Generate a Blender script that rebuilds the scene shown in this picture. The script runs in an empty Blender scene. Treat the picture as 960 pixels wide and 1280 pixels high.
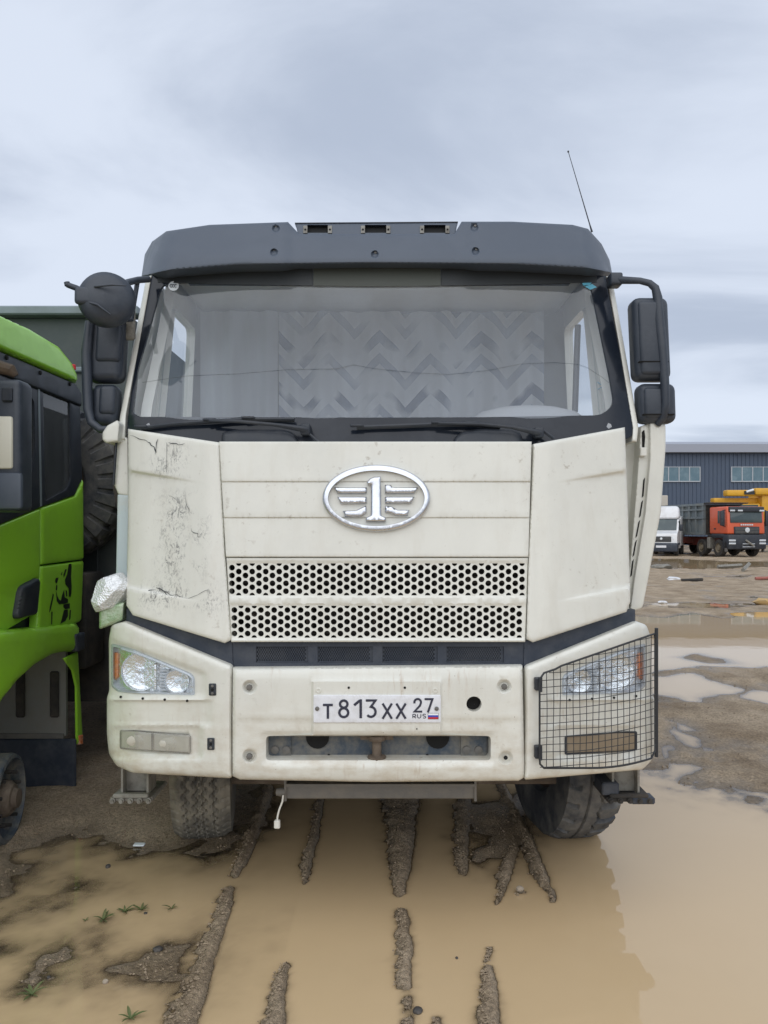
import bpy, bmesh, math, random
import numpy as np
from mathutils import Vector, Matrix
from mathutils.geometry import delaunay_2d_cdt
random.seed(7)
RNG = np.random.default_rng(7)
SC = bpy.context.scene
COL = SC.collection
R = math.radians

# ------------------------------------------------------------------ camera, sky, sun, exposure
F, HZ, CX, CAMH, CAMY = 950.0, 661.0, 480.0, 1.7, -3.2
cam = bpy.data.cameras.new('camera')
cam.sensor_fit = 'AUTO'
cam.sensor_width = 36.0
cam.lens = 36.0 * F / 1280.0
cam.shift_y = (HZ - 640.0) / 1280.0
cam.clip_start = 0.05
cam.clip_end = 3000
co = bpy.data.objects.new('camera', cam)
COL.objects.link(co)
co.location = (0, CAMY, CAMH)
co.rotation_euler = (R(90), 0, 0)
SC.camera = co

SUN_EL, SUN_AZ = R(47), R(183)      # azimuth clockwise from +Y: the bright part of the overcast is behind the camera
W = bpy.data.worlds.new('World')
SC.world = W
W.use_nodes = True
nt = W.node_tree
nt.nodes.clear()
def N(nt, t, **kw):
    n = nt.nodes.new(t)
    for k, v in kw.items():
        if k.startswith('i_'):
            n.inputs[k[2:].replace('_', ' ')].default_value = v
        else:
            setattr(n, k, v)
    return n
L = nt.links.new
tc = N(nt, 'ShaderNodeTexCoord')
sep = N(nt, 'ShaderNodeSeparateXYZ')
L(tc.outputs['Generated'], sep.inputs[0])
zc = N(nt, 'ShaderNodeMath', operation='MAXIMUM'); zc.inputs[1].default_value = 0.0
L(sep.outputs[2], zc.inputs[0])
za = N(nt, 'ShaderNodeMath', operation='ADD'); za.inputs[1].default_value = 0.16
L(zc.outputs[0], za.inputs[0])
dv = N(nt, 'ShaderNodeVectorMath', operation='DIVIDE')
cb = N(nt, 'ShaderNodeCombineXYZ')
for i in range(3): L(za.outputs[0], cb.inputs[i])
L(tc.outputs['Generated'], dv.inputs[0]); L(cb.outputs[0], dv.inputs[1])
mp = N(nt, 'ShaderNodeMapping'); mp.inputs['Location'].default_value = (3.1, 1.4, 0); mp.inputs['Scale'].default_value = (0.55, 0.95, 0.0)
L(dv.outputs[0], mp.inputs[0])
n1 = N(nt, 'ShaderNodeTexNoise', i_Scale=1.3, i_Detail=9.0, i_Roughness=0.53, i_Distortion=0.5)
L(mp.outputs[0], n1.inputs['Vector'])
cr = N(nt, 'ShaderNodeValToRGB')
cr.color_ramp.interpolation = 'EASE'
e = cr.color_ramp.elements
e[0].position, e[0].color = 0.34, (0.40, 0.455, 0.56, 1)
e[1].position, e[1].color = 0.60, (0.615, 0.672, 0.775, 1)
L(n1.outputs['Fac'], cr.inputs[0])
sky = N(nt, 'ShaderNodeTexSky', sky_type='NISHITA', sun_disc=False, sun_elevation=SUN_EL, sun_rotation=SUN_AZ)
skm = N(nt, 'ShaderNodeVectorMath', operation='SCALE'); skm.inputs['Scale'].default_value = 1.0
L(sky.outputs[0], skm.inputs[0])
cl = N(nt, 'ShaderNodeVectorMath', operation='SCALE'); cl.inputs['Scale'].default_value = 10.0
L(cr.outputs[0], cl.inputs[0])
mx = N(nt, 'ShaderNodeMix', data_type='RGBA'); mx.inputs['Factor'].default_value = 0.93
L(skm.outputs[0], mx.inputs['A']); L(cl.outputs[0], mx.inputs['B'])
bg = N(nt, 'ShaderNodeBackground'); bg.inputs['Strength'].default_value = 0.1
L(mx.outputs['Result'], bg.inputs[0])
wo = N(nt, 'ShaderNodeOutputWorld'); L(bg.outputs[0], wo.inputs[0])

sl = bpy.data.lights.new('sun', 'SUN')
sl.energy = 1.35
sl.angle = R(88)
sl.color = (1.0, 0.975, 0.93)
so = bpy.data.objects.new('sun', sl)
COL.objects.link(so)
sd = Vector((math.sin(SUN_AZ) * math.cos(SUN_EL), math.cos(SUN_AZ) * math.cos(SUN_EL), math.sin(SUN_EL)))
so.rotation_euler = (-sd).to_track_quat('-Z', 'Y').to_euler()
so.location = sd * 50
SC.view_settings.view_transform = 'Standard'
SC.view_settings.look = 'None'
SC.view_settings.exposure = 0.30
SC.view_settings.gamma = 1.0
SC.view_settings.use_curve_mapping = False
SC.cycles.max_bounces = 8
SC.cycles.transparent_max_bounces = 16
SC.cycles.use_denoising = True

# ------------------------------------------------------------------ materials
def mat(name, base, rough=0.5, metal=0.0, dirt=None, dscale=6.0, damt=0.5, dlo=0.45, dhi=0.7, bump=0.0, bscale=40.0,
        coat=0.0, spec=0.5, fine=None, alpha=1.0, stretch=(1, 1, 1), rvar=0.0):
    m = bpy.data.materials.new(name); m.use_nodes = True
    nt = m.node_tree; b = nt.nodes['Principled BSDF']; L = nt.links.new
    b.inputs['Base Color'].default_value = (*base, 1)
    b.inputs['Roughness'].default_value = rough
    b.inputs['Metallic'].default_value = metal
    b.inputs['Specular IOR Level'].default_value = spec
    b.inputs['Coat Weight'].default_value = coat
    b.inputs['Coat Roughness'].default_value = 0.15
    b.inputs['Alpha'].default_value = alpha
    tc = N(nt, 'ShaderNodeTexCoord')
    mpn = N(nt, 'ShaderNodeMapping'); mpn.inputs['Scale'].default_value = stretch
    L(tc.outputs['Object'], mpn.inputs[0])
    out = None
    if dirt is not None:
        n = N(nt, 'ShaderNodeTexNoise', i_Scale=dscale, i_Detail=9.0, i_Roughness=0.68)
        L(mpn.outputs[0], n.inputs['Vector'])
        r = N(nt, 'ShaderNodeMapRange'); r.inputs[1].default_value = dlo; r.inputs[2].default_value = dhi; r.inputs[4].default_value = damt
        L(n.outputs['Fac'], r.inputs[0])
        mxn = N(nt, 'ShaderNodeMix', data_type='RGBA')
        mxn.inputs['A'].default_value = (*base, 1); mxn.inputs['B'].default_value = (*dirt, 1)
        L(r.outputs[0], mxn.inputs['Factor'])
        out = mxn.outputs['Result']
        L(out, b.inputs['Base Color'])
        rr = N(nt, 'ShaderNodeMapRange'); rr.inputs[3].default_value = rough; rr.inputs[4].default_value = min(1, rough + 0.3)
        L(r.outputs[0], rr.inputs[0]); L(rr.outputs[0], b.inputs['Roughness'])
    if bump:
        n2 = N(nt, 'ShaderNodeTexNoise', i_Scale=bscale, i_Detail=5.0, i_Roughness=0.6)
        L(mpn.outputs[0], n2.inputs['Vector'])
        bp = N(nt, 'ShaderNodeBump'); bp.inputs['Strength'].default_value = bump; bp.inputs['Distance'].default_value = 0.01
        L(n2.outputs['Fac'], bp.inputs['Height']); L(bp.outputs[0], b.inputs['Normal'])
    m['_b'] = b.name
    return m

def paint_mat(name, base, scuffs=(), grime=0.16):
    """cream truck paint: fine speckle, streaky grime, rust freckles and black scuffs in listed zones (x0,x1,z0,z1) of the object space"""
    m = mat(name, base, rough=0.38, coat=0.25, bump=0.03, bscale=14)
    nt = m.node_tree; b = nt.nodes['Principled BSDF']; L = nt.links.new
    tc = N(nt, 'ShaderNodeTexCoord')
    def noise(scale, stretch=(1, 1, 1), detail=8, rough=0.65, dist=0.0):
        mpn = N(nt, 'ShaderNodeMapping'); mpn.inputs['Scale'].default_value = stretch
        L(tc.outputs['Object'], mpn.inputs[0])
        n = N(nt, 'ShaderNodeTexNoise', i_Scale=scale, i_Detail=float(detail), i_Roughness=rough, i_Distortion=dist)
        L(mpn.outputs[0], n.inputs['Vector']); return n.outputs['Fac']
    def rng(s, a, bb, lo=0.0, hi=1.0):
        r = N(nt, 'ShaderNodeMapRange'); r.inputs[1].default_value = a; r.inputs[2].default_value = bb
        r.inputs[3].default_value = lo; r.inputs[4].default_value = hi
        L(s, r.inputs[0]); return r.outputs[0]
    def mul(a, bb):
        n = N(nt, 'ShaderNodeMath', operation='MULTIPLY'); L(a, n.inputs[0])
        if isinstance(bb, float): n.inputs[1].default_value = bb
        else: L(bb, n.inputs[1])
        return n.outputs[0]
    def mix(prev, col, fac):
        n = N(nt, 'ShaderNodeMix', data_type='RGBA')
        if isinstance(prev, tuple): n.inputs['A'].default_value = (*prev, 1)
        else: L(prev, n.inputs['A'])
        n.inputs['B'].default_value = (*col, 1); L(fac, n.inputs['Factor']); return n.outputs['Result']
    c = mix(base, tuple(v * 0.80 for v in base), rng(noise(3.0), 0.4, 0.7, 0, 0.45))
    c = mix(c, (0.42, 0.36, 0.26), mul(rng(noise(7.0, (2.2, 2.2, 0.5)), 0.50, 0.74), grime))
    c = mix(c, (0.24, 0.18, 0.11), mul(mul(rng(noise(30.0), 0.60, 0.72), rng(noise(2.1), 0.48, 0.66)), 0.8))
    c = mix(c, (0.20, 0.12, 0.06), rng(noise(95.0, detail=2), 0.755, 0.785, 0, 0.75))
    if grime > 0.2:     # rust runs below chips, and chips with dark hearts
        c = mix(c, (0.33, 0.19, 0.085), mul(mul(rng(noise(16.0, (3.0, 1, 0.35), 6), 0.56, 0.72), rng(noise(2.6), 0.50, 0.66)), 0.6))
        c = mix(c, (0.16, 0.10, 0.06), rng(noise(48.0, detail=4), 0.70, 0.74, 0, 0.85))
    s = N(nt, 'ShaderNodeSeparateXYZ'); L(tc.outputs['Object'], s.inputs[0])
    low = rng(s.outputs[2], 1.05, 0.66)       # road grime thrown up on the lowest panels
    c = mix(c, (0.42, 0.34, 0.23), mul(mul(low, rng(noise(9.0, (1, 1, 2.0)), 0.42, 0.70)), 0.6))
    for (x0, x1, z0, z1) in scuffs:
        fx = mul(rng(s.outputs[0], x0 - 0.05, x0 + 0.05), rng(s.outputs[0], x1 + 0.05, x1 - 0.05))
        fz = mul(rng(s.outputs[2], z0 - 0.05, z0 + 0.05), rng(s.outputs[2], z1 + 0.05, z1 - 0.05))
        k = mul(mul(fx, fz), mul(rng(noise(30.0, (1.6, 1, 0.8), 10, 0.82, 1.6), 0.50, 0.58), rng(noise(8.0), 0.44, 0.54)))
        c = mix(c, (0.05, 0.05, 0.055), mul(k, 0.85))
    L(c, b.inputs['Base Color'])
    return m

M = {}
CREAM = (0.70, 0.695, 0.63)
M['cream'] = paint_mat('cream paint', CREAM)
M['cream_scuffed'] = paint_mat('cream paint scuffed', CREAM, scuffs=((-0.98 - (-0.025), -0.78 - (-0.025), 1.50, 1.84), (-1.04 - (-0.025), -0.88 - (-0.025), 1.94, 2.06), (-1.06 - (-0.025), -0.70 - (-0.025), 1.36, 1.45)))
M['cream_dirty'] = paint_mat('cream paint road grime', CREAM, grime=0.22)
M['primer'] = mat('pale blue primer', (0.50, 0.58, 0.60), 0.6, dirt=(0.6, 0.58, 0.5), dscale=5, damt=0.7)
M['visor'] = mat('faded grey plastic', (0.062, 0.078, 0.104), 0.42, dirt=(0.105, 0.122, 0.15), dscale=2.5, damt=0.55, bump=0.06, bscale=220)
M['black'] = mat('black plastic', (0.018, 0.023, 0.032), 0.45, dirt=(0.075, 0.075, 0.075), dscale=7, damt=0.45, bump=0.04, bscale=150)
M['black_dusty'] = mat('dusty black plastic', (0.022, 0.030, 0.046), 0.5, dirt=(0.085, 0.09, 0.10), dscale=9, damt=0.6, bump=0.06, bscale=90)
M['mirror_black'] = mat('mirror shell plastic', (0.028, 0.036, 0.050), 0.40, dirt=(0.075, 0.085, 0.10), dscale=9, damt=0.5, bump=0.08, bscale=260)
M['frit'] = mat('black glass border', (0.010, 0.014, 0.022), 0.12, dirt=(0.06, 0.065, 0.075), dscale=3, damt=0.35, spec=0.35)
M['chrome'] = mat('chrome', (0.60, 0.62, 0.66), 0.20, 1.0, dirt=(0.45, 0.45, 0.46), dscale=14, damt=0.4)
M['reflector'] = mat('lamp reflector', (0.92, 0.93, 0.95), 0.09, 0.95, bump=1.0, bscale=30)
M['lamp_inner'] = mat('lamp housing', (0.62, 0.64, 0.67), 0.22, 0.3, bump=0.7, bscale=30)
M['steel'] = mat('worn dusty steel', (0.15, 0.145, 0.135), 0.62, 0.4, dirt=(0.26, 0.235, 0.20), dscale=7, damt=0.8, bump=0.15, bscale=60)
M['steel_blue'] = mat('muddy blue steel', (0.055, 0.075, 0.10), 0.6, 0.2, dirt=(0.24, 0.225, 0.19), dscale=9, damt=0.9, dlo=0.40, dhi=0.62, bump=0.2, bscale=50)
M['rust'] = mat('rusty steel', (0.125, 0.095, 0.07), 0.8, 0.2, dirt=(0.24, 0.195, 0.15), dscale=16, damt=0.8, bump=0.3, bscale=70)
M['bracket'] = mat('pale dirty bracket', (0.24, 0.23, 0.20), 0.7, dirt=(0.10, 0.085, 0.07), dscale=18, damt=0.8, bump=0.2, bscale=70)
M['chassis'] = mat('muddy chassis', (0.03, 0.028, 0.026), 0.85, dirt=(0.09, 0.075, 0.06), dscale=6, damt=0.8, bump=0.3, bscale=30)
M['rubber'] = mat('dusty tyre rubber', (0.05, 0.05, 0.048), 0.8, dirt=(0.27, 0.245, 0.195), dscale=6, damt=0.9, dlo=0.30, dhi=0.58, bump=0.12, bscale=90)
M['rubber_dark'] = mat('worn tyre rubber', (0.035, 0.040, 0.050), 0.65, dirt=(0.19, 0.18, 0.16), dscale=6, damt=0.85, dlo=0.38, dhi=0.66, bump=0.25, bscale=45)
M['rim'] = mat('rusty rim', (0.085, 0.065, 0.05), 0.75, 0.3, dirt=(0.17, 0.12, 0.075), dscale=8, damt=0.8, bump=0.2, bscale=40)
M['dark_hole'] = mat('dark hole', (0.006, 0.006, 0.006), 0.9)
M['plate'] = mat('plate white', (0.72, 0.73, 0.76), 0.35, dirt=(0.42, 0.40, 0.36), dscale=30, damt=0.35)
M['plate_ink'] = mat('plate ink', (0.022, 0.024, 0.045), 0.5)
M['ink_blue'] = mat('flag blue', (0.03, 0.06, 0.42), 0.5)
M['ink_red'] = mat('flag red', (0.50, 0.02, 0.025), 0.5)
M['ink_white'] = mat('flag white', (0.8, 0.8, 0.8), 0.5)
M['orange_lens'] = mat('orange lens', (0.72, 0.20, 0.06), 0.25, coat=0.5, dirt=(0.72, 0.55, 0.42), dscale=16, damt=0.8)
M['foglens'] = mat('milky lamp lens', (0.52, 0.50, 0.43), 0.25, dirt=(0.36, 0.32, 0.24), dscale=12, damt=0.7, coat=0.4, bump=0.3, bscale=40)
M['foglens_brown'] = mat('muddy brown lens', (0.25, 0.195, 0.13), 0.4, dirt=(0.33, 0.27, 0.19), dscale=14, damt=0.7, coat=0.2)
M['fabric'] = mat('seat fabric', (0.20, 0.12, 0.10), 0.9)
M['interior'] = mat('grey cab trim', (0.34, 0.35, 0.365), 0.8, dirt=(0.39, 0.39, 0.385), dscale=5, damt=0.6)
M['liner'] = mat('olive headlining', (0.060, 0.066, 0.055), 0.6)
M['liner_dark'] = mat('dark sun visor', (0.030, 0.034, 0.036), 0.6)
M['wire'] = mat('painted wire', (0.02, 0.022, 0.026), 0.5)
M['white_plastic'] = mat('white connector', (0.7, 0.68, 0.62), 0.5)
M['sticker_blue'] = mat('sticker blue', (0.12, 0.45, 0.60), 0.5)
M['sticker_white'] = mat('sticker white', (0.75, 0.8, 0.82), 0.5)
M['leaf_yellow'] = mat('leaf yellow green', (0.42, 0.5, 0.14), 0.6)
M['weed'] = mat('weed leaf', (0.085, 0.115, 0.035), 0.6, dirt=(0.19, 0.16, 0.08), dscale=30, damt=0.7)
M['green'] = mat('bright green paint', (0.33, 0.69, 0.035), 0.32, coat=0.35, dirt=(0.27, 0.53, 0.07), dscale=3, damt=0.5)
M['decal'] = mat('black decal', (0.012, 0.018, 0.01), 0.5)
M['dumpgreen'] = mat('dark grey green body', (0.055, 0.070, 0.070), 0.6, dirt=(0.11, 0.12, 0.115), dscale=4, damt=0.6)
M['dumprail'] = mat('grey body rail', (0.20, 0.24, 0.26), 0.5, dirt=(0.15, 0.17, 0.17), dscale=5, damt=0.6)
M['grey_guard'] = mat('grey mudguard', (0.20, 0.20, 0.185), 0.75, dirt=(0.20, 0.18, 0.15), dscale=6, damt=0.7)
M['creamglass'] = mat('mirror glass cream', (0.62, 0.60, 0.50), 0.35)

def foil_mat():
    m = mat('crumpled foil', (0.78, 0.80, 0.81), 0.42, 0.45)
    nt = m.node_tree; b = nt.nodes['Principled BSDF']
    tc = N(nt, 'ShaderNodeTexCoord')
    v = N(nt, 'ShaderNodeTexVoronoi', i_Scale=120.0); nt.links.new(tc.outputs['Object'], v.inputs['Vector'])
    bp = N(nt, 'ShaderNodeBump'); bp.inputs['Strength'].default_value = 0.55; bp.inputs['Distance'].default_value = 0.008
    nt.links.new(v.outputs['Distance'], bp.inputs['Height']); nt.links.new(bp.outputs[0], b.inputs['Normal'])
    return m
M['foil'] = foil_mat()
M['foil_green'] = mat('green tinted wrap', (0.30, 0.42, 0.25), 0.25, 0.4, dirt=(0.6, 0.62, 0.55), dscale=16, damt=0.8, bump=0.6, bscale=30)

def glass_mat(name, tint=(0.9, 0.93, 0.95), dust=0.2, dustcol=(0.55, 0.57, 0.58), gloss=1.0, streak=True):
    # two panes' worth of mirror reflection, a film of dust, the rest clear
    m = bpy.data.materials.new(name); m.use_nodes = True
    nt = m.node_tree; L = nt.links.new; nt.nodes.clear()
    o = N(nt, 'ShaderNodeOutputMaterial')
    t = N(nt, 'ShaderNodeBsdfTransparent'); t.inputs[0].default_value = (*tint, 1)
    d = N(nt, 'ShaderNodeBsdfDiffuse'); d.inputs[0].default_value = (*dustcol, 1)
    g = N(nt, 'ShaderNodeBsdfGlossy'); g.inputs['Roughness'].default_value = 0.02
    # mirror share of a thin pane, the same from both sides: 0.08 straight on, rising at a grazing angle
    ge = N(nt, 'ShaderNodeNewGeometry'); dt = N(nt, 'ShaderNodeVectorMath', operation='DOT_PRODUCT')
    L(ge.outputs['Normal'], dt.inputs[0]); L(ge.outputs['Incoming'], dt.inputs[1])
    ab = N(nt, 'ShaderNodeMath', operation='ABSOLUTE'); L(dt.outputs['Value'], ab.inputs[0])
    om = N(nt, 'ShaderNodeMath', operation='SUBTRACT'); om.inputs[0].default_value = 1.0; L(ab.outputs[0], om.inputs[1])
    pw = N(nt, 'ShaderNodeMath', operation='POWER'); pw.inputs[1].default_value = 5.0; L(om.outputs[0], pw.inputs[0])
    fm = N(nt, 'ShaderNodeMath', operation='MULTIPLY_ADD'); fm.inputs[1].default_value = 0.9; fm.inputs[2].default_value = 0.075 * gloss; fm.use_clamp = True
    L(pw.outputs[0], fm.inputs[0])
    tc = N(nt, 'ShaderNodeTexCoord')
    mpn = N(nt, 'ShaderNodeMapping'); mpn.inputs['Scale'].default_value = (1, 1, 0.45)
    L(tc.outputs['Object'], mpn.inputs[0])
    n = N(nt, 'ShaderNodeTexNoise', i_Scale=5.0, i_Detail=8.0, i_Roughness=0.62); L(mpn.outputs[0], n.inputs['Vector'])
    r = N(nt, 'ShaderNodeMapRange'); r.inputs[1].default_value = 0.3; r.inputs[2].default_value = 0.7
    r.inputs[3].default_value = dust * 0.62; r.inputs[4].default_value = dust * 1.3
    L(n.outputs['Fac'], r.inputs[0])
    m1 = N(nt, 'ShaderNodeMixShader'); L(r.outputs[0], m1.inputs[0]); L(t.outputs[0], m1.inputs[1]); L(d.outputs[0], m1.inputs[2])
    m2 = N(nt, 'ShaderNodeMixShader'); L(fm.outputs[0], m2.inputs[0]); L(m1.outputs[0], m2.inputs[1]); L(g.outputs[0], m2.inputs[2])
    L(m2.outputs[0], o.inputs[0])
    return m
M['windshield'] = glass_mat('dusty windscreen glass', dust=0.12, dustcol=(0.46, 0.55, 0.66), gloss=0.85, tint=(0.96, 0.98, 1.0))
M['side_glass'] = glass_mat('side window glass', dust=0.06)
M['lamp_glass'] = glass_mat('headlamp lens', dust=0.04, dustcol=(0.5, 0.5, 0.47))
M['milky_glass'] = glass_mat('milky lamp glass', dust=0.42, dustcol=(0.58, 0.55, 0.47))
M['dark_glass'] = glass_mat('dark window glass', tint=(0.18, 0.20, 0.22), dust=0.12, gloss=0.6)

# ------------------------------------------------------------------ mesh helpers
def smoothstep(a, b, x):
    t = np.clip((x - a) / (b - a), 0, 1); return t * t * (3 - 2 * t)

class MB:
    """collects shapes into one mesh"""
    def __init__(s): s.v = []; s.f = []
    def add(s, vs, fs, mtx=None):
        o = len(s.v)
        if mtx is not None: vs = [tuple(mtx @ Vector(p)) for p in vs]
        s.v += [tuple(map(float, p)) for p in vs]; s.f += [tuple(i + o for i in f) for f in fs]; return s
    def box(s, x0, x1, y0, y1, z0, z1, mtx=None):
        v = [(x0, y0, z0), (x1, y0, z0), (x1, y1, z0), (x0, y1, z0), (x0, y0, z1), (x1, y0, z1), (x1, y1, z1), (x0, y1, z1)]
        f = [(0, 3, 2, 1), (4, 5, 6, 7), (0, 1, 5, 4), (1, 2, 6, 5), (2, 3, 7, 6), (3, 0, 4, 7)]
        return s.add(v, f, mtx)
    def rbox(s, x0, x1, y0, y1, z0, z1, r=0.02, seg=2, mtx=None, taper=None):
        bm = bmesh.new(); bmesh.ops.create_cube(bm, size=1)
        for v in bm.verts:
            v.co = Vector(((x0 + x1) / 2 + v.co.x * (x1 - x0), (y0 + y1) / 2 + v.co.y * (y1 - y0), (z0 + z1) / 2 + v.co.z * (z1 - z0)))
            if taper: v.co = Vector(taper(*v.co))
        bmesh.ops.bevel(bm, geom=bm.edges[:], offset=r, segments=seg, profile=0.5, affect='EDGES')
        s.bm(bm, mtx); bm.free(); return s
    def bm(s, bm, mtx=None):
        bm.verts.index_update()
        return s.add([tuple(v.co) for v in bm.verts], [tuple(v.index for v in f.verts) for f in bm.faces], mtx)
    def tube(s, pts, r, n=10, closed=False, cap=True):
        P = [Vector(p) for p in pts]; m = len(P)
        rs = r if isinstance(r, (list, tuple)) else [r] * m
        vs, fs = [], []
        up = None
        for i, p in enumerate(P):
            a = P[i - 1] if (i or closed) else P[i]; b = P[(i + 1) % m] if (i < m - 1 or closed) else P[i]
            t = (b - a)
            if t.length < 1e-9: t = Vector((0, 0, 1))
            t.normalize()
            if up is None:
                up = Vector((0, 0, 1)) if abs(t.z) < 0.9 else Vector((0, 1, 0))
            q = t.cross(up)
            if q.length < 1e-4: q = t.cross(Vector((1, 0, 0)))
            q.normalize(); up = q.cross(t).normalized()
            for k in range(n):
                an = 2 * math.pi * k / n
                vs.append(p + (q * math.cos(an) + up * math.sin(an)) * rs[i])
        for i in range(m if closed else m - 1):
            j = (i + 1) % m
            for k in range(n):
                l = (k + 1) % n
                fs.append((i * n + k, i * n + l, j * n + l, j * n + k))
        if cap and not closed:
            fs.append(tuple(reversed(range(n)))); fs.append(tuple((m - 1) * n + k for k in range(n)))
        return s.add(vs, fs)
    def lathe(s, prof, n=24, mtx=None, cap0=False, cap1=False):
        """profile of (radius, height) turned about local Z"""
        vs, fs = [], []
        for (r, h) in prof:
            for k in range(n):
                a = 2 * math.pi * k / n; vs.append((r * math.cos(a), r * math.sin(a), h))
        for i in range(len(prof) - 1):
            for k in range(n):
                l = (k + 1) % n
                fs.append((i * n + k, i * n + l, (i + 1) * n + l, (i + 1) * n + k))
        if cap0: fs.append(tuple(reversed(range(n))))
        if cap1: fs.append(tuple((len(prof) - 1) * n + k for k in range(n)))
        return s.add(vs, fs, mtx)
    def prism(s, poly, a, b, fn):
        """poly of 2-D points, from depth a to b; fn(u, v, w) gives the point"""
        n = len(poly)
        vs = [fn(u, v, a) for u, v in poly] + [fn(u, v, b) for u, v in poly]
        fs = [tuple(range(n)), tuple(reversed(range(n, 2 * n)))] + [(i, n + i, n + (i + 1) % n, (i + 1) % n) for i in range(n)]
        return s.add(vs, fs)
    def build(s, name, mt, parent=None, smooth=35, loc=None):
        me = bpy.data.meshes.new(name)
        o = Vector(parent['_base']) if parent is not None and '_base' in parent else Vector((0, 0, 0))
        if loc is not None: o = Vector(loc)
        me.from_pydata([(p[0] - o.x, p[1] - o.y, p[2] - o.z) for p in s.v], [], s.f)
        bm = bmesh.new(); bm.from_mesh(me); bmesh.ops.recalc_face_normals(bm, faces=bm.faces); bm.to_mesh(me); bm.free()
        return link(name, me, mt, parent, smooth, loc)

def link(name, me, mt, parent=None, smooth=35, loc=None):
    if smooth:
        me.shade_smooth(); me.set_sharp_from_angle(angle=R(smooth))
    me.materials.append(M[mt] if isinstance(mt, str) else mt)
    ob = bpy.data.objects.new(name, me); COL.objects.link(ob)
    if parent is not None:
        ob.parent = parent
        # parts below parts keep the thing's base
        if '_base' in parent: ob['_base'] = parent['_base']
    if loc is not None: ob.location = loc
    return ob

def tag(o, label=None, cat=None, group=None, kind=None):
    if label: o['label'] = label
    if cat: o['category'] = cat
    if group: o['group'] = group
    if kind: o['kind'] = kind
    return o

def thing(name, label, cat, base, group=None):
    o = bpy.data.objects.new(name, None); COL.objects.link(o)
    o.location = base; o['_base'] = list(base); o.empty_display_size = 0.2
    return tag(o, label, cat, group)

def resample(poly, sp):
    out = []
    n = len(poly)
    for i in range(n):
        a, b = poly[i], poly[(i + 1) % n]
        d = math.hypot(b[0] - a[0], b[1] - a[1]); k = max(1, int(round(d / sp)))
        out += [(a[0] + (b[0] - a[0]) * j / k, a[1] + (b[1] - a[1]) * j / k) for j in range(k)]
    return out

def rounded(poly, r, k=4):
    out = []; n = len(poly)
    for i in range(n):
        p0, p1, p2 = (np.array(poly[j % n], float) for j in (i - 1, i, i + 1))
        a, b = p0 - p1, p2 - p1
        la, lb = np.linalg.norm(a), np.linalg.norm(b)
        rr = min(r[i] if isinstance(r, (list, tuple)) else r, la * 0.45, lb * 0.45)
        if rr < 1e-6: out.append(tuple(p1)); continue
        s, e = p1 + a / la * rr, p1 + b / lb * rr
        for j in range(k + 1):
            t = j / k; q = (1 - t) ** 2 * s + 2 * t * (1 - t) * p1 + t * t * e
            out.append(tuple(q))
    return out

def inside(P, poly):
    x, y = P[:, 0], P[:, 1]; c = np.zeros(len(P), bool); n = len(poly)
    for i in range(n):
        x0, y0 = poly[i]; x1, y1 = poly[(i + 1) % n]
        if y0 == y1: continue
        k = ((y0 > y) != (y1 > y)) & (x < (x1 - x0) * (y - y0) / (y1 - y0) + x0)
        c ^= k
    return c

def dist(P, poly, closed=True):
    d = np.full(len(P), 1e9); n = len(poly)
    for i in range(n if closed else n - 1):
        a = np.array(poly[i], float); b = np.array(poly[(i + 1) % n], float); ab = b - a
        l2 = ab @ ab
        if l2 < 1e-12: continue
        t = np.clip(((P - a) @ ab) / l2, 0, 1)
        q = P - (a + t[:, None] * ab)
        d = np.minimum(d, np.hypot(q[:, 0], q[:, 1]))
    return d

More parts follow.
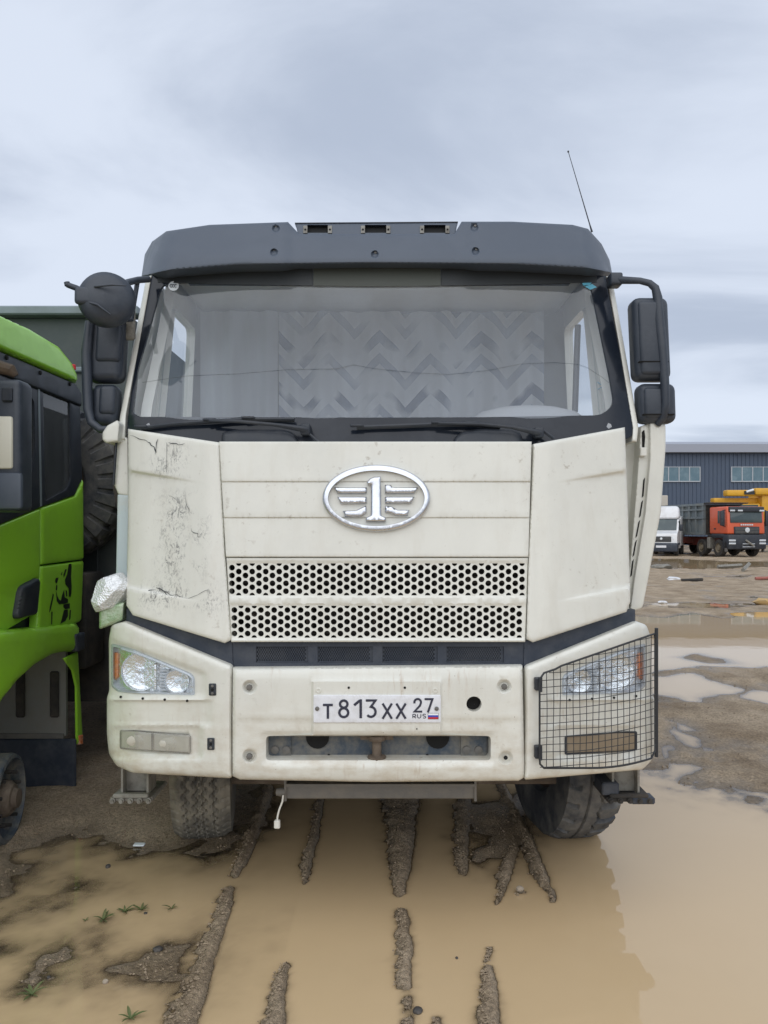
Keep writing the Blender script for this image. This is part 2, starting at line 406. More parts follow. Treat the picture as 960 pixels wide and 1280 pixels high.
def panel(name, outline, surf, mt, parent, holes=(), sp=8, lip=3.0, lipd=0.008, thick=0.03, relief=None, off=0.0, extra=(), hole_lip=0, tvec=(0, 1, 0), mapf=None, smooth=40):
    """a pressed panel: outline and holes in the panel's own 2-D sheet, laid on a curved surface, edges rolled back"""
    ol = resample(outline, sp); hs = [list(h) for h in holes]
    pts = list(ol); edges = [(i, (i + 1) % len(ol)) for i in range(len(ol))]
    for h in hs:
        o = len(pts); pts += h; edges += [(o + i, o + (i + 1) % len(h)) for i in range(len(h))]
    A = np.array(ol)
    area = 0.5 * np.sum(A[:, 0] * np.roll(A[:, 1], -1) - np.roll(A[:, 0], -1) * A[:, 1])
    sgn = 1 if area > 0 else -1
    add = []
    if lip > 0:
        fine = np.array(resample(outline, min(sp, max(lip, 2.5))))
        t = np.roll(fine, -1, 0) - np.roll(fine, 1, 0); t /= np.linalg.norm(t, axis=1)[:, None] + 1e-9
        nrm = np.stack([-t[:, 1], t[:, 0]], 1) * sgn
        for d in (0.15, 0.45, 1.0):
            q = fine + nrm * d * lip
            ok = (dist(q, outline) > d * lip * 0.85) & inside(q, outline)
            add.append(q[ok])
    x0, y0 = A.min(0); x1, y1 = A.max(0)
    gx, gy = np.meshgrid(np.arange(x0 + sp / 2, x1, sp), np.arange(y0 + sp / 2, y1, sp))
    gx[::2] += sp * 0.25
    g = np.stack([gx.ravel(), gy.ravel()], 1)
    if len(extra): g = np.concatenate([g, np.array(extra, float)])
    if len(g):
        g = g[inside(g, outline)]
        if len(g): g = g[dist(g, outline) > max(lip * 1.15, sp * 0.3)]
        add.append(g)
    add = np.concatenate(add) if add else np.zeros((0, 2))
    for h in hs:
        if len(add):
            H = np.array(h); lo, hi = H.min(0) - 2, H.max(0) + 2
            bb = (add[:, 0] > lo[0]) & (add[:, 0] < hi[0]) & (add[:, 1] > lo[1]) & (add[:, 1] < hi[1])
            idx = np.nonzero(bb)[0]
            if len(idx):
                s_ = add[idx]; bad = inside(s_, h) | (dist(s_, h) < 0.8)
                add = np.delete(add, idx[bad], 0)
    if hole_lip and hs:
        ex = []
        for h in hs:
            H = np.array(h); c = H.mean(0)
            for d in (0.4, 1.0):
                v = H - c; ex.append(H + v / np.linalg.norm(v, axis=1)[:, None] * hole_lip * d)
        ex = np.concatenate(ex); ex = ex[inside(ex, outline)]; add = np.concatenate([add, ex])
    allp = [Vector(p) for p in pts] + [Vector(p) for p in add]
    V, E, FF, _, _, _ = delaunay_2d_cdt(allp, edges, [], 0, 1e-4)
    P = np.array([(v[0], v[1]) for v in V])
    T = np.array([f for f in FF if len(f) == 3])
    c = P[T].mean(1)
    keep = inside(c, ol)
    for h in hs:
        H = np.array(h); lo, hi = H.min(0), H.max(0)
        bb = (c[:, 0] > lo[0]) & (c[:, 0] < hi[0]) & (c[:, 1] > lo[1]) & (c[:, 1] < hi[1])
        idx = np.nonzero(bb)[0]
        if len(idx): keep[idx[inside(c[idx], h)]] = False
    T = T[keep]
    o = np.full(len(P), float(off))
    if lip > 0:
        d = np.clip(dist(P, outline) / lip, 0, 1)
        o -= lipd * (1 - np.sqrt(np.clip(1 - (1 - d) ** 2, 0, 1)))
    if hole_lip:
        for h in hs:
            d = np.clip(dist(P, h) / hole_lip, 0, 1); o -= lipd * (1 - np.sqrt(np.clip(1 - (1 - d) ** 2, 0, 1)))
    if relief is not None: o += relief(P[:, 0], P[:, 1])
    X = mapf(P[:, 0], P[:, 1], o) if mapf else S(P[:, 0], P[:, 1], surf, o)
    cnt = {}
    for tri in T:
        for a, b in ((0, 1), (1, 2), (2, 0)):
            k = (tri[a], tri[b]); kk = (min(k), max(k)); cnt.setdefault(kk, []).append(k)
    bd = [v[0] for v in cnt.values() if len(v) == 1]
    n = len(X); back = {}
    vs = [tuple(p) for p in X]; fs = [tuple(int(i) for i in t) for t in T]
    tv = np.array(tvec, float) * thick
    for a, b in bd:
        for i in (a, b):
            if i not in back: back[i] = len(vs); vs.append(tuple(X[i] + tv))
        fs.append((int(b), int(a), back[a], back[b]))
    used = sorted({i for f in fs for i in f}); rm = {i: k for k, i in enumerate(used)}
    mb = MB(); mb.v = [tuple(map(float, vs[i])) for i in used]; mb.f = [tuple(rm[i] for i in f) for f in fs]
    return mb.build(name, mt, parent, smooth)

# photograph grid -> points in the yard, at a given depth or on a given face of the truck
def P3(px, py, Y):
    D = Y - CAMY
    return ((px - CX) * D / F, Y, CAMH - (py - HZ) * D / F)
def G(px, py):
    D = CAMH * F / (py - HZ)
    return ((px - CX) * D / F, D + CAMY)
def S(px, py, surf, off=0.0):
    px = np.asarray(px, float); py = np.asarray(py, float)
    Y = np.full(px.shape, 0.1)
    for _ in range(8):
        D = Y - CAMY
        Y = surf((px - CX) * D / F, CAMH - (py - HZ) * D / F)
    Y = Y - off
    D = Y - CAMY
    return np.stack([(px - CX) * D / F, Y, CAMH - (py - HZ) * D / F], -1)
def S1(px, py, surf, off=0.0):
    return tuple(float(v) for v in S(np.array([px]), np.array([py]), surf, off)[0])

XC = -0.025
def sweep(x):
    a = np.abs(x - XC); t = np.maximum(0, a - 0.60); u = np.maximum(0, a - 1.02)
    return 0.27 * t * t / (t + 0.05) + 1.6 * u * u
def f_hood(x, z): return 0.03 + sweep(x) + 0.07 * (z - 1.2)
def f_bump(x, z): return sweep(x) + 0.02 * np.maximum(0, z - 0.9)
def f_glass(x, z): return 0.17 + 0.27 * (z - 2.05) + 0.12 * (x - XC) ** 2
def f_visor(x, z): return 0.28 + 0.10 * (x - XC) ** 2 + 0.65 * (z - 2.87) + 6.0 * np.maximum(0, np.abs(x - XC) - 1.0) ** 2
def const(y): return lambda x, z: np.full(np.shape(x), float(y))
def circ(cx, cy, r, n=14, ry=None): return [(cx + r * math.cos(2 * math.pi * i / n), cy + (ry or r) * math.sin(2 * math.pi * i / n)) for i in range(n)]
def rect(x0, y0, x1, y1, r=0, k=3):
    p = [(x0, y0), (x1, y0), (x1, y1), (x0, y1)]
    return rounded(p, r, k) if r else p
def mir(poly): return [(946 - x, y) for x, y in poly]

# ------------------------------------------------------------------ ground and water
def vnoise(x, y, seed=0):
    xi = np.floor(x).astype(np.int64); yi = np.floor(y).astype(np.int64)
    fx = x - xi; fy = y - yi
    fx = fx * fx * (3 - 2 * fx); fy = fy * fy * (3 - 2 * fy)
    def h(a, b):
        n = (a * 374761393 + b * 668265263 + seed * 1442695041) & 0xFFFFFFFF
        n = ((n ^ (n >> 13)) * 1274126177) & 0xFFFFFFFF
        return ((n ^ (n >> 16)) & 0xFFFF) / 65535.0
    return (h(xi, yi) * (1 - fx) + h(xi + 1, yi) * fx) * (1 - fy) + (h(xi, yi + 1) * (1 - fx) + h(xi + 1, yi + 1) * fx) * fy
def fbm(x, y, oct=5, seed=0, gain=0.5):
    a, s, t = 1.0, 0.0, 0.0
    for i in range(oct):
        s = s + a * (vnoise(x, y, seed + i) * 2 - 1); t += a; a *= gain; x = x * 2.03 + 7.1; y = y * 2.03 + 3.7
    return s / t
def sdist(P, poly):
    d = dist(P, poly); return np.where(inside(P, poly), d, -d)
def gp(pts): return [G(*p) for p in pts]

RIDGES = [   # centre line and half widths in the photograph's grid, ridge tops in metres above the water
    ([(337, 985, 7), (318, 1040, 7), (300, 1080, 8), (292, 1096, 5)], 0.045),
    ([(287, 1112, 8), (276, 1150, 9), (262, 1185, 14), (244, 1235, 17), (226, 1285, 20), (205, 1340, 22)], 0.032),
    ([(398, 1000, 6), (393, 1040, 6), (384, 1078, 8), (379, 1106, 3)], 0.035),
    ([(502, 985, 26), (501, 1040, 20), (500, 1085, 15), (499, 1120, 5)], 0.035),
    ([(503, 1138, 7), (505, 1180, 11), (507, 1232, 10)], 0.03),
    ([(510, 1246, 8), (512, 1300, 9)], 0.012),
    ([(356, 1208, 5), (346, 1245, 12), (338, 1300, 17)], 0.035),
    ([(613, 1184, 4), (607, 1204, 4)], 0.012),
    ([(607, 1212, 6), (612, 1245, 13), (613, 1310, 15)], 0.035),
    ([(579, 990, 12), (577, 1050, 10), (577, 1092, 8)], 0.035),
    ([(624, 978, 6), (645, 1020, 7), (663, 1060, 9), (676, 1090, 9), (691, 1126, 4)], 0.04),
    ([(642, 1060, 8), (632, 1095, 8), (622, 1128, 3)], 0.03),
    ([(646, 1117, 4), (654, 1115, 4)], 0.02),
    ([(545, 1275, 6), (549, 1300, 8)], 0.02),
]
LEFT_BANK = gp([(-900, 1200), (-300, 1150), (0, 1112), (55, 1070), (100, 1052), (150, 1048), (205, 1056), (262, 1062), (300, 1030), (335, 985), (350, 930), (360, 840), (-900, 840)])
UNDER = gp([(585, 1005), (648, 995), (652, 1040), (632, 1072), (600, 1076), (588, 1050)])
RIGHT_MUD = gp([(640, 950), (760, 958), (815, 962), (838, 985), (868, 990), (900, 994), (960, 1000), (1500, 1015), (2200, 1010), (2200, 690), (640, 690)])
ISLES = [gp([(70, 1112), (95, 1098), (121, 1098), (117, 1112), (98, 1118), (75, 1128), (66, 1122)]),
         gp([(38, 1212), (52, 1192), (72, 1190), (92, 1205), (75, 1216), (40, 1222)]),
         gp([(78, 1196), (105, 1170), (125, 1163), (134, 1166), (116, 1190), (92, 1198)]),
         gp([(125, 1228), (150, 1208), (190, 1188), (230, 1175), (255, 1180), (240, 1225), (205, 1240), (150, 1245)]),
         gp([(-60, 1190), (0, 1182), (12, 1186), (2, 1200), (-60, 1212)]),
         gp([(0, 1152), (30, 1142), (60, 1132), (62, 1137), (25, 1150), (0, 1160)])]
POOLS = [gp([(600, 772), (830, 771), (870, 766), (900, 770), (960, 765), (1400, 770), (1400, 838), (960, 836), (925, 836), (880, 833), (815, 841), (600, 843)]),
         gp([(790, 842), (822, 845), (870, 842), (900, 852), (937, 864), (905, 872), (897, 886), (880, 885), (858, 876), (830, 872), (790, 868)]),
         gp([(835, 918), (850, 912), (868, 922), (880, 934), (862, 940), (842, 934)]),
         gp([(850, 908), (868, 912), (882, 920), (872, 922), (856, 916)]),
         gp([(822, 962), (835, 952), (862, 955), (872, 962), (850, 966), (838, 978), (815, 985)]),
         gp([(930, 868), (960, 866), (1010, 870), (1010, 884), (958, 880), (936, 876)]),
         gp([(815, 868), (830, 872), (856, 884), (820, 890), (800, 884)]),
         gp([(820, 930), (832, 934), (838, 946), (822, 948)]),
         gp([(690, 699), (830, 697.5), (900, 701), (1000, 702), (1250, 702), (1250, 708), (930, 709.5), (880, 712), (820, 709), (690, 710)])]
STREAK = gp([(862, 822), (874, 818), (905, 826), (918, 831), (895, 829)])

def axis(lo, hi, d, ga, gb, far):
    a = list(np.arange(lo, hi, d)); x, s = a[-1], d
    while x < far: s *= gb; x += s; a.append(x)
    b = []; x, s = a[0], d
    while x > -far: s *= ga; x -= s; b.append(x)
    return np.array(b[::-1] + a)

def build_ground():
    xs = axis(-2.7, 2.6, 0.019, 1.09, 1.022, 900.0)
    ys = list(np.arange(-1.2, 1.9, 0.019)); y = ys[-1]
    while y < 1500:
        y += max(0.022, 0.0085 * (y - CAMY)) if y < 60 else 0.08 * (y - CAMY); ys.append(y)
    pre = [-1.2]; s = 0.03
    while pre[-1] > -700: s *= 1.16; pre.append(pre[-1] - s)
    ys = np.array(pre[1:][::-1] + ys)
    X, Y = np.meshgrid(xs, ys); x, y = X.ravel(), Y.ravel(); P = np.stack([x, y], 1)
    n1 = fbm(x * 2.2, y * 2.2, 5, 1); n2 = fbm(x * 9, y * 9, 4, 11); n3 = fbm(x * 38, y * 38, 3, 21)
    wx = x + 0.10 * fbm(x * 3, y * 3, 3, 31) + 0.02 * n2; wy = y + 0.16 * fbm(x * 3, y * 3, 3, 41) + 0.03 * n2
    Q = np.stack([wx, wy], 1)
    h = -0.06 + 0.012 * n1
    near = (y < 7) & (np.abs(x) < 9)
    i = np.nonzero(near)[0]
    d = sdist(Q[i], LEFT_BANK)
    h[i] = np.maximum(h[i], np.clip(d * 0.05, -0.06, 0.035) + 0.022 * n1[i] * smoothstep(-0.5, 0.1, d) + 0.008 * n2[i])
    left = near & (x < -0.4) & (y < 1.3); i = np.nonzero(left)[0]
    h[i] = np.maximum(h[i], -0.028 + 0.030 * n1[i] + 0.010 * n2[i])
    for isl in ISLES:
        d = sdist(Q[i], isl); h[i] = np.maximum(h[i], np.clip(-0.002 + d * 0.07, -0.06, 0.007) + 0.006 * n2[i] + 0.004 * n1[i] + 0.003 * n3[i])
    i = np.nonzero(near)[0]
    d = sdist(Q[i], UNDER); h[i] = np.maximum(h[i], np.clip(d * 0.12, -0.06, 0.02) + 0.012 * n2[i])
    for pts, top in RIDGES:
        c = [G(a, b) for a, b, _ in pts]; wd = [w * ((b - HZ) and (CAMH * F / (b - HZ)) / F) for _, b, w in pts]
        lo = np.min(c, 0) - 0.5; hi = np.max(c, 0) + 0.5
        k = np.nonzero((x > lo[0]) & (x < hi[0]) & (y > lo[1]) & (y < hi[1]))[0]
        qx = x[k] + 0.022 * n2[k] + 0.012 * n3[k]; qy = y[k] + 0.03 * n2[k]
        best = np.full(len(k), -99.0)
        for a in range(len(c) - 1):
            A, B = np.array(c[a]), np.array(c[a + 1]); ab = B - A
            t = np.clip(((qx - A[0]) * ab[0] + (qy - A[1]) * ab[1]) / (ab @ ab), 0, 1)
            dd = np.hypot(qx - A[0] - t * ab[0], qy - A[1] - t * ab[1])
            ww = wd[a] + (wd[a + 1] - wd[a]) * t
            best = np.maximum(best, 1 - (dd / (ww * 1.12)) ** 2)
        hh = -0.012 + (top * 0.62 + 0.012) * np.clip(best, -4, 1) + np.where(best > -0.5, 0.011 * n2[k] + 0.013 * n3[k] + 0.006 * n1[k], 0)
        hh = np.maximum(hh, np.where(best > -6, -0.003 - 0.008 * (1 - best) + 0.008 * n2[k], -0.06))   # slumped mud under the surface
        h[k] = np.maximum(h[k], hh)
    # the yard to the right and behind: churned mud with puddles
    far = smoothstep(5.0, 7.5, y)
    d = np.full(len(x), -9.0); i = np.nonzero((x > -1) & (y > 0.8) & (y < 90) & (x < 160))[0]
    d[i] = sdist(Q[i], RIGHT_MUD)
    m = smoothstep(-0.25, 0.25, d) if False else np.clip(d * 0.10, -0.06, 0.045)
    yard = np.maximum(m * 0.62, np.where(y > 6.5, 0.018, -0.06))
    rough = 0.052 * fbm(x * 1.5, y * 1.15, 6, 51, 0.6) + 0.014 * n2
    rough = rough + np.where(y > 13, 0.050 * fbm(x * 0.30, y * 0.65, 5, 61), 0)
    h = np.maximum(h, yard + rough * smoothstep(-0.06, 0.0, yard))
    i = np.nonzero((x > -1) & (y > 0.8) & (y < 70) & (x < 120))[0]
    wob = np.stack([x[i] + 0.25 * fbm(x[i] * 1.5, y[i] * 0.9, 4, 71), y[i] + 0.35 * (1 + y[i] / 14) * fbm(x[i] * 1.1, y[i] * 0.7, 4, 81)], 1)
    for q, pool in enumerate(POOLS):
        d = sdist(wob, pool); lim = -np.clip(d * 0.16, -0.2, 0.05)
        if q > 0: d = d + 0.14
        h[i] = np.where(d > -0.25, np.minimum(h[i], lim + 0.008 * n2[i]), h[i])
    d = sdist(wob, STREAK); h[i] = np.maximum(h[i], np.clip(0.006 + d * 0.12, -0.06, 0.02))
    h = np.where(y < -3, np.maximum(h, 0.0 + 0.02 * n1), h)
    nx, ny = len(xs), len(ys)
    idx = np.arange(nx * ny).reshape(ny, nx)
    quads = np.stack([idx[:-1, :-1], idx[:-1, 1:], idx[1:, 1:], idx[1:, :-1]], -1).reshape(-1, 4)
    def grid_mesh(name, z, q):
        used = np.unique(q); rm = np.full(nx * ny, -1); rm[used] = np.arange(len(used)); q = rm[q]
        me = bpy.data.meshes.new(name)
        me.vertices.add(len(used)); me.vertices.foreach_set('co', np.stack([x[used], y[used], z[used]], 1).astype(np.float32).ravel())
        me.loops.add(q.size); me.loops.foreach_set('vertex_index', q.ravel().astype(np.int32))
        me.polygons.add(len(q)); me.polygons.foreach_set('loop_start', (np.arange(len(q)) * 4).astype(np.int32))
        me.polygons.foreach_set('use_smooth', np.ones(len(q), bool))
        me.update(calc_edges=True); me.validate()
        return me, used
    gm, _ = grid_mesh('ground', h, quads)
    g = link('ground', gm, 'mud', None, 0); tag(g, 'brown churned wet mud of the truck yard with ruts', 'ground', kind='structure')
    wet = (h < 0.004)[quads].any(1)
    wm, used = grid_mesh('puddle_water', np.zeros(nx * ny), quads[wet])
    at = wm.attributes.new('depth', 'FLOAT', 'POINT'); at.data.foreach_set('value', (-h[used]).astype(np.float32))
    wv = link('puddle_water', wm, 'water', None, 0); tag(wv, 'still muddy tan puddle water lying over the yard', 'water', kind='structure')
    return xs, ys, h.reshape(ny, nx)

def mud_mat():
    m = bpy.data.materials.new('wet mud'); m.use_nodes = True; nt = m.node_tree; L = nt.links.new; b = nt.nodes['Principled BSDF']
    tc = N(nt, 'ShaderNodeTexCoord'); s = N(nt, 'ShaderNodeSeparateXYZ'); L(tc.outputs['Object'], s.inputs[0])
    n = N(nt, 'ShaderNodeTexNoise', i_Scale=1.6, i_Detail=9.0, i_Roughness=0.65); L(tc.outputs['Object'], n.inputs['Vector'])
    cr = N(nt, 'ShaderNodeValToRGB'); e = cr.color_ramp.elements
    e[0].position, e[0].color = 0.32, (0.26, 0.185, 0.11, 1); e[1].position, e[1].color = 0.68, (0.56, 0.44, 0.305, 1)
    L(n.outputs['Fac'], cr.inputs[0])
    n2 = N(nt, 'ShaderNodeTexNoise', i_Scale=55.0, i_Detail=6.0, i_Roughness=0.7); L(tc.outputs['Object'], n2.inputs['Vector'])
    mr = N(nt, 'ShaderNodeMapRange'); mr.inputs[1].default_value = 0.30; mr.inputs[2].default_value = 0.72; mr.inputs[3].default_value = 0.42; mr.inputs[4].default_value = 1.50
    L(n2.outputs['Fac'], mr.inputs[0])
    # soaked earth next to the water is darker and shinier
    wr = N(nt, 'ShaderNodeMapRange'); wr.inputs[1].default_value = 0.0; wr.inputs[2].default_value = 0.016; wr.inputs[3].default_value = 0.68; wr.inputs[4].default_value = 1.0
    L(s.outputs[2], wr.inputs[0])
    mm = N(nt, 'ShaderNodeMath', operation='MULTIPLY'); L(mr.outputs[0], mm.inputs[0]); L(wr.outputs[0], mm.inputs[1])
    sc = N(nt, 'ShaderNodeVectorMath', operation='SCALE'); L(cr.outputs[0], sc.inputs[0]); L(mm.outputs[0], sc.inputs['Scale'])
    L(sc.outputs[0], b.inputs['Base Color'])
    rr = N(nt, 'ShaderNodeMapRange'); rr.inputs[1].default_value = 0.0; rr.inputs[2].default_value = 0.022; rr.inputs[3].default_value = 0.26; rr.inputs[4].default_value = 0.85
    L(s.outputs[2], rr.inputs[0]); L(rr.outputs[0], b.inputs['Roughness'])
    v = N(nt, 'ShaderNodeTexNoise', i_Scale=190.0, i_Detail=3.0); L(tc.outputs['Object'], v.inputs['Vector'])
    ad = N(nt, 'ShaderNodeMath', operation='ADD'); L(n2.outputs['Fac'], ad.inputs[0]); L(v.outputs['Fac'], ad.inputs[1])
    bp = N(nt, 'ShaderNodeBump'); bp.inputs['Strength'].default_value = 0.9; bp.inputs['Distance'].default_value = 0.02
    L(ad.outputs[0], bp.inputs['Height']); L(bp.outputs[0], b.inputs['Normal'])
    return m
def water_mat():
    m = bpy.data.materials.new('muddy water'); m.use_nodes = True; nt = m.node_tree; L = nt.links.new; nt.nodes.clear()
    o = N(nt, 'ShaderNodeOutputMaterial')
    a = N(nt, 'ShaderNodeAttribute', attribute_name='depth')
    mu = N(nt, 'ShaderNodeMath', operation='MULTIPLY'); mu.inputs[1].default_value = -125.0; L(a.outputs['Fac'], mu.inputs[0])
    mn = N(nt, 'ShaderNodeMath', operation='MINIMUM'); mn.inputs[1].default_value = 0.0; L(mu.outputs[0], mn.inputs[0])
    ex = N(nt, 'ShaderNodeMath', operation='EXPONENT'); L(mn.outputs[0], ex.inputs[0])     # murk: e^(-k depth) of the bed shows
    tc = N(nt, 'ShaderNodeTexCoord')
    n = N(nt, 'ShaderNodeTexNoise', i_Scale=0.9, i_Detail=4.0); L(tc.outputs['Object'], n.inputs['Vector'])
    mc = N(nt, 'ShaderNodeMix', data_type='RGBA'); mc.inputs['A'].default_value = (0.555, 0.40, 0.225, 1); mc.inputs['B'].default_value = (0.595, 0.445, 0.27, 1)
    L(n.outputs['Fac'], mc.inputs['Factor'])
    d = N(nt, 'ShaderNodeBsdfDiffuse'); L(mc.outputs['Result'], d.inputs[0])
    t = N(nt, 'ShaderNodeBsdfTransparent')
    m1 = N(nt, 'ShaderNodeMixShader'); L(ex.outputs[0], m1.inputs[0]); L(d.outputs[0], m1.inputs[1]); L(t.outputs[0], m1.inputs[2])
    g = N(nt, 'ShaderNodeBsdfGlossy'); g.inputs['Roughness'].default_value = 0.025
    n3 = N(nt, 'ShaderNodeTexNoise', i_Scale=2.2, i_Detail=2.0); L(tc.outputs['Object'], n3.inputs['Vector'])
    bp = N(nt, 'ShaderNodeBump'); bp.inputs['Strength'].default_value = 0.012; bp.inputs['Distance'].default_value = 0.05
    L(n3.outputs['Fac'], bp.inputs['Height']); L(bp.outputs[0], g.inputs['Normal'])
    fr = N(nt, 'ShaderNodeFresnel'); fr.inputs[0].default_value = 1.62
    m2 = N(nt, 'ShaderNodeMixShader'); L(fr.outputs[0], m2.inputs[0]); L(m1.outputs[0], m2.inputs[1]); L(g.outputs[0], m2.inputs[2])
    L(m2.outputs[0], o.inputs[0])
    return m
M['mud'] = mud_mat(); M['water'] = water_mat()
GX, GY, GH = build_ground()
def ground_z(x, y):
    i = int(np.clip(np.searchsorted(GX, x), 1, len(GX) - 1)); j = int(np.clip(np.searchsorted(GY, y), 1, len(GY) - 1))
    return float(GH[j, i])

def wheel(parent, c, Rr, Wd, steer, pattern, tyre_m, rim_m, seg=300, side=1):
    """tyre with cut tread and a steel rim; axis along X, outer face towards side*X"""
    cross = []
    tb = 0.42 * Wd
    for (w, r) in ((-0.36, 0.50), (-0.45, 0.54), (-0.5, 0.70), (-0.495, 0.83), (-0.482, 0.945)): cross.append((w * Wd, r * Rr, 0))
    nt_ = 44 if pattern else 6
    for k in range(nt_ + 1):
        w = -tb + 2 * tb * k / nt_; cross.append((w, Rr * (1 - 0.012 * (w / tb) ** 2 - 0.028 * abs(w / tb) ** 10), 1))
    for (w, r) in ((0.482, 0.945), (0.495, 0.83), (0.5, 0.70), (0.45, 0.54), (0.36, 0.50)): cross.append((w * Wd, r * Rr, 0))
    vs, fs = [], []; n = seg; m = len(cross)
    for i in range(n):
        th = 2 * math.pi * i / n
        for (w, r, t) in cross:
            if t and pattern == 'zigzag':
                q = (i % 6) / 6.0; tri = abs(q * 2 - 1) * 2 - 1
                for g0, am in ((-0.55, 0.014), (-0.15, 0.014), (0.15, 0.014), (0.55, 0.014)):
                    if abs(w - g0 * tb - am * tri) < 0.0075: r -= 0.020
                if abs(w) > 0.80 * tb and (i % 6) < 1: r -= 0.008
            if t and pattern == 'lug':
                if side * w > 0.22 * tb and (i % 10) < 3: r -= 0.034
                if abs(w - side * 0.20 * tb - 0.010 * (abs((i % 10) / 5.0 - 1) * 2 - 1)) < 0.006: r -= 0.016
                if abs(w + side * 0.35 * tb) < 0.006: r -= 0.014
                if -side * w > 0.70 * tb and (i % 10) < 2: r -= 0.020
                r -= 0.0025 * math.sin(th * 37 + w * 40) ** 2
            if pattern == 'lug' and not t and side * w > 0.45 * Wd and r > 0.80 * Rr and (i % 10) < 3: w -= side * 0.020; r -= 0.028 if r > 0.9 * Rr else 0.0
            vs.append((w, r * math.cos(th), r * math.sin(th)))
    for i in range(n):
        j = (i + 1) % n
        for k in range(m - 1): fs.append((i * m + k, i * m + k + 1, j * m + k + 1, j * m + k))
    mtx = Matrix.Translation(c) @ Matrix.Rotation(steer, 4, 'Z')
    w_ = MB().add(vs, fs, mtx).build('tyre', tyre_m, None, 28)
    rm = MB()
    ax = mtx @ Matrix.Rotation(R(90), 4, 'Y')
    a = side
    prof = [(0.50 * Rr, -0.36 * Wd), (0.475 * Rr, -0.33 * Wd), (0.44 * Rr, -0.2 * Wd), (0.44 * Rr, 0.20 * Wd), (0.475 * Rr, 0.33 * Wd), (0.50 * Rr, 0.36 * Wd)]
    rm.lathe(prof, 40, ax)
    rm.lathe([(0.44 * Rr, a * 0.20 * Wd), (0.38 * Rr, a * 0.05 * Wd), (0.27 * Rr, a * 0.02 * Wd), (0.24 * Rr, a * 0.10 * Wd), (0.16 * Rr, a * 0.13 * Wd), (0.15 * Rr, a * 0.30 * Wd), (0.02 * Rr, a * 0.32 * Wd)], 40, ax)
    rm.lathe([(0.40 * Rr, -a * 0.40 * Wd), (0.40 * Rr, a * 0.02 * Wd), (0.1 * Rr, a * 0.02 * Wd)], 32, ax)
    rm.lathe([(0.40 * Rr, -a * 0.40 * Wd), (0.30 * Rr, -a * 0.42 * Wd), (0.1 * Rr, -a * 0.42 * Wd)], 32, ax)
    for k in range(10):
        an = 2 * math.pi * k / 10
        rm.lathe([(0.018, 0), (0.018, a * 0.03), (0.001, a * 0.03)], 6, ax @ Matrix.Translation((0.21 * Rr * math.cos(an), 0.21 * Rr * math.sin(an), a * 0.10 * Wd)))
    return w_, rm
def add_wheel(parent, c, Rr, Wd, steer=0.0, pattern=None, tyre_m='rubber', rim_m='rim', seg=300, side=1):
    root = bpy.data.objects.new('wheel', None); COL.objects.link(root); root.parent = parent; root['_base'] = parent['_base']
    t, rm = wheel(parent, c, Rr, Wd, steer, pattern, tyre_m, rim_m, seg, side)
    b = Vector(parent['_base']); t.data.transform(Matrix.Translation(-b)); t.parent = root
    rm.build('rim', rim_m, root, 35)
    return root

# ------------------------------------------------------------------ the cream dump truck
T = thing('dump_truck', 'large cream-white dump truck facing the camera, grey roof visor and perforated grille', 'truck', (XC, 1.2, 0.0))

def hood_side(m=False):
    ol = [(667, 555), (781, 534), (785, 640), (788, 752), (783, 765), (666, 803), (658, 799), (661, 690)]
    if m: ol = [(160, 536), (274, 553), (281, 690), (289, 800), (281, 804), (166, 769), (158, 757), (160, 640)]
    def rel(x, y):
        u = (946 - x) if m else x
        k = smoothstep(690, 786, u)
        l1 = 603 - (u - 697) * 0.165; l2 = 752 - (u - 695) * 0.20
        w = smoothstep(-1.5, 1.5, y - l1) * smoothstep(1.5, -1.5, y - l2)
        inner = smoothstep(665, 688, u)
        return -0.020 * k * w + 0.018 * inner
    ex = []
    for u in np.arange(672, 786, 3.0):
        for l in (603 - (u - 697) * 0.165, 752 - (u - 695) * 0.20):
            for dy in (-2, -0.7, 0.7, 2): ex.append(((946 - u) if m else u, l + dy))
    return panel('hood_side_panel', ol, f_hood, 'cream_scuffed' if m else 'cream', T, sp=6, lip=4, lipd=0.012, thick=0.10, relief=rel, off=0.004, extra=ex)
hr = hood_side(False); hl = hood_side(True); hl['label'] = 'scuffed and cracked hood side panel'

# centre of the hood: three pressed strips, the grille panel below them
def hx(y, side): return (274 + (y - 553) * 0.0585) if side < 0 else (664.5 - (y - 553) * 0.028)
for (a, b) in ((552, 602.1), (601.8, 647.1), (646.8, 696.2)):
    ol = [(hx(a, -1), a), (hx(a, 1), a), (hx(b, 1), b), (hx(b, -1), b)]
    panel('hood_strip', ol, f_hood, 'cream', T, sp=8, lip=1.6, lipd=0.0035, thick=0.14 if a < 560 else 0.03,
          off=0.002, relief=lambda x, y, a=a, b=b: 0.006 * (y - a) / (b - a))
holes = []
for (x0, x1, y0, y1, sx) in ((285.5, 657, 704, 744.5, 0.0), (288.5, 653.5, 757, 797.5, 0.0)):
    ncol = 43; dx = (x1 - x0 - 8.8) / ncol
    for c in range(ncol + 1):
        cx = x0 + 4.4 + dx * c
        if c % 2 == 0:
            for k in range(4): holes.append(circ(cx, y0 + 5.6 + 9.8 * k, 3.75, 12))
        else:
            for k in range(3): holes.append(circ(cx, y0 + 10.5 + 9.8 * k, 3.75, 12))
            holes.append([(cx - 3.5, y0 + 0.2), (cx + 3.5, y0 + 0.2), (cx + 2.5, y0 + 2.7), (cx, y0 + 3.8), (cx - 2.5, y0 + 2.7)])
            holes.append([(cx - 3.5, y1 - 0.2), (cx - 2.5, y1 - 2.7), (cx, y1 - 3.8), (cx + 2.5, y1 - 2.7), (cx + 3.5, y1 - 0.2)])
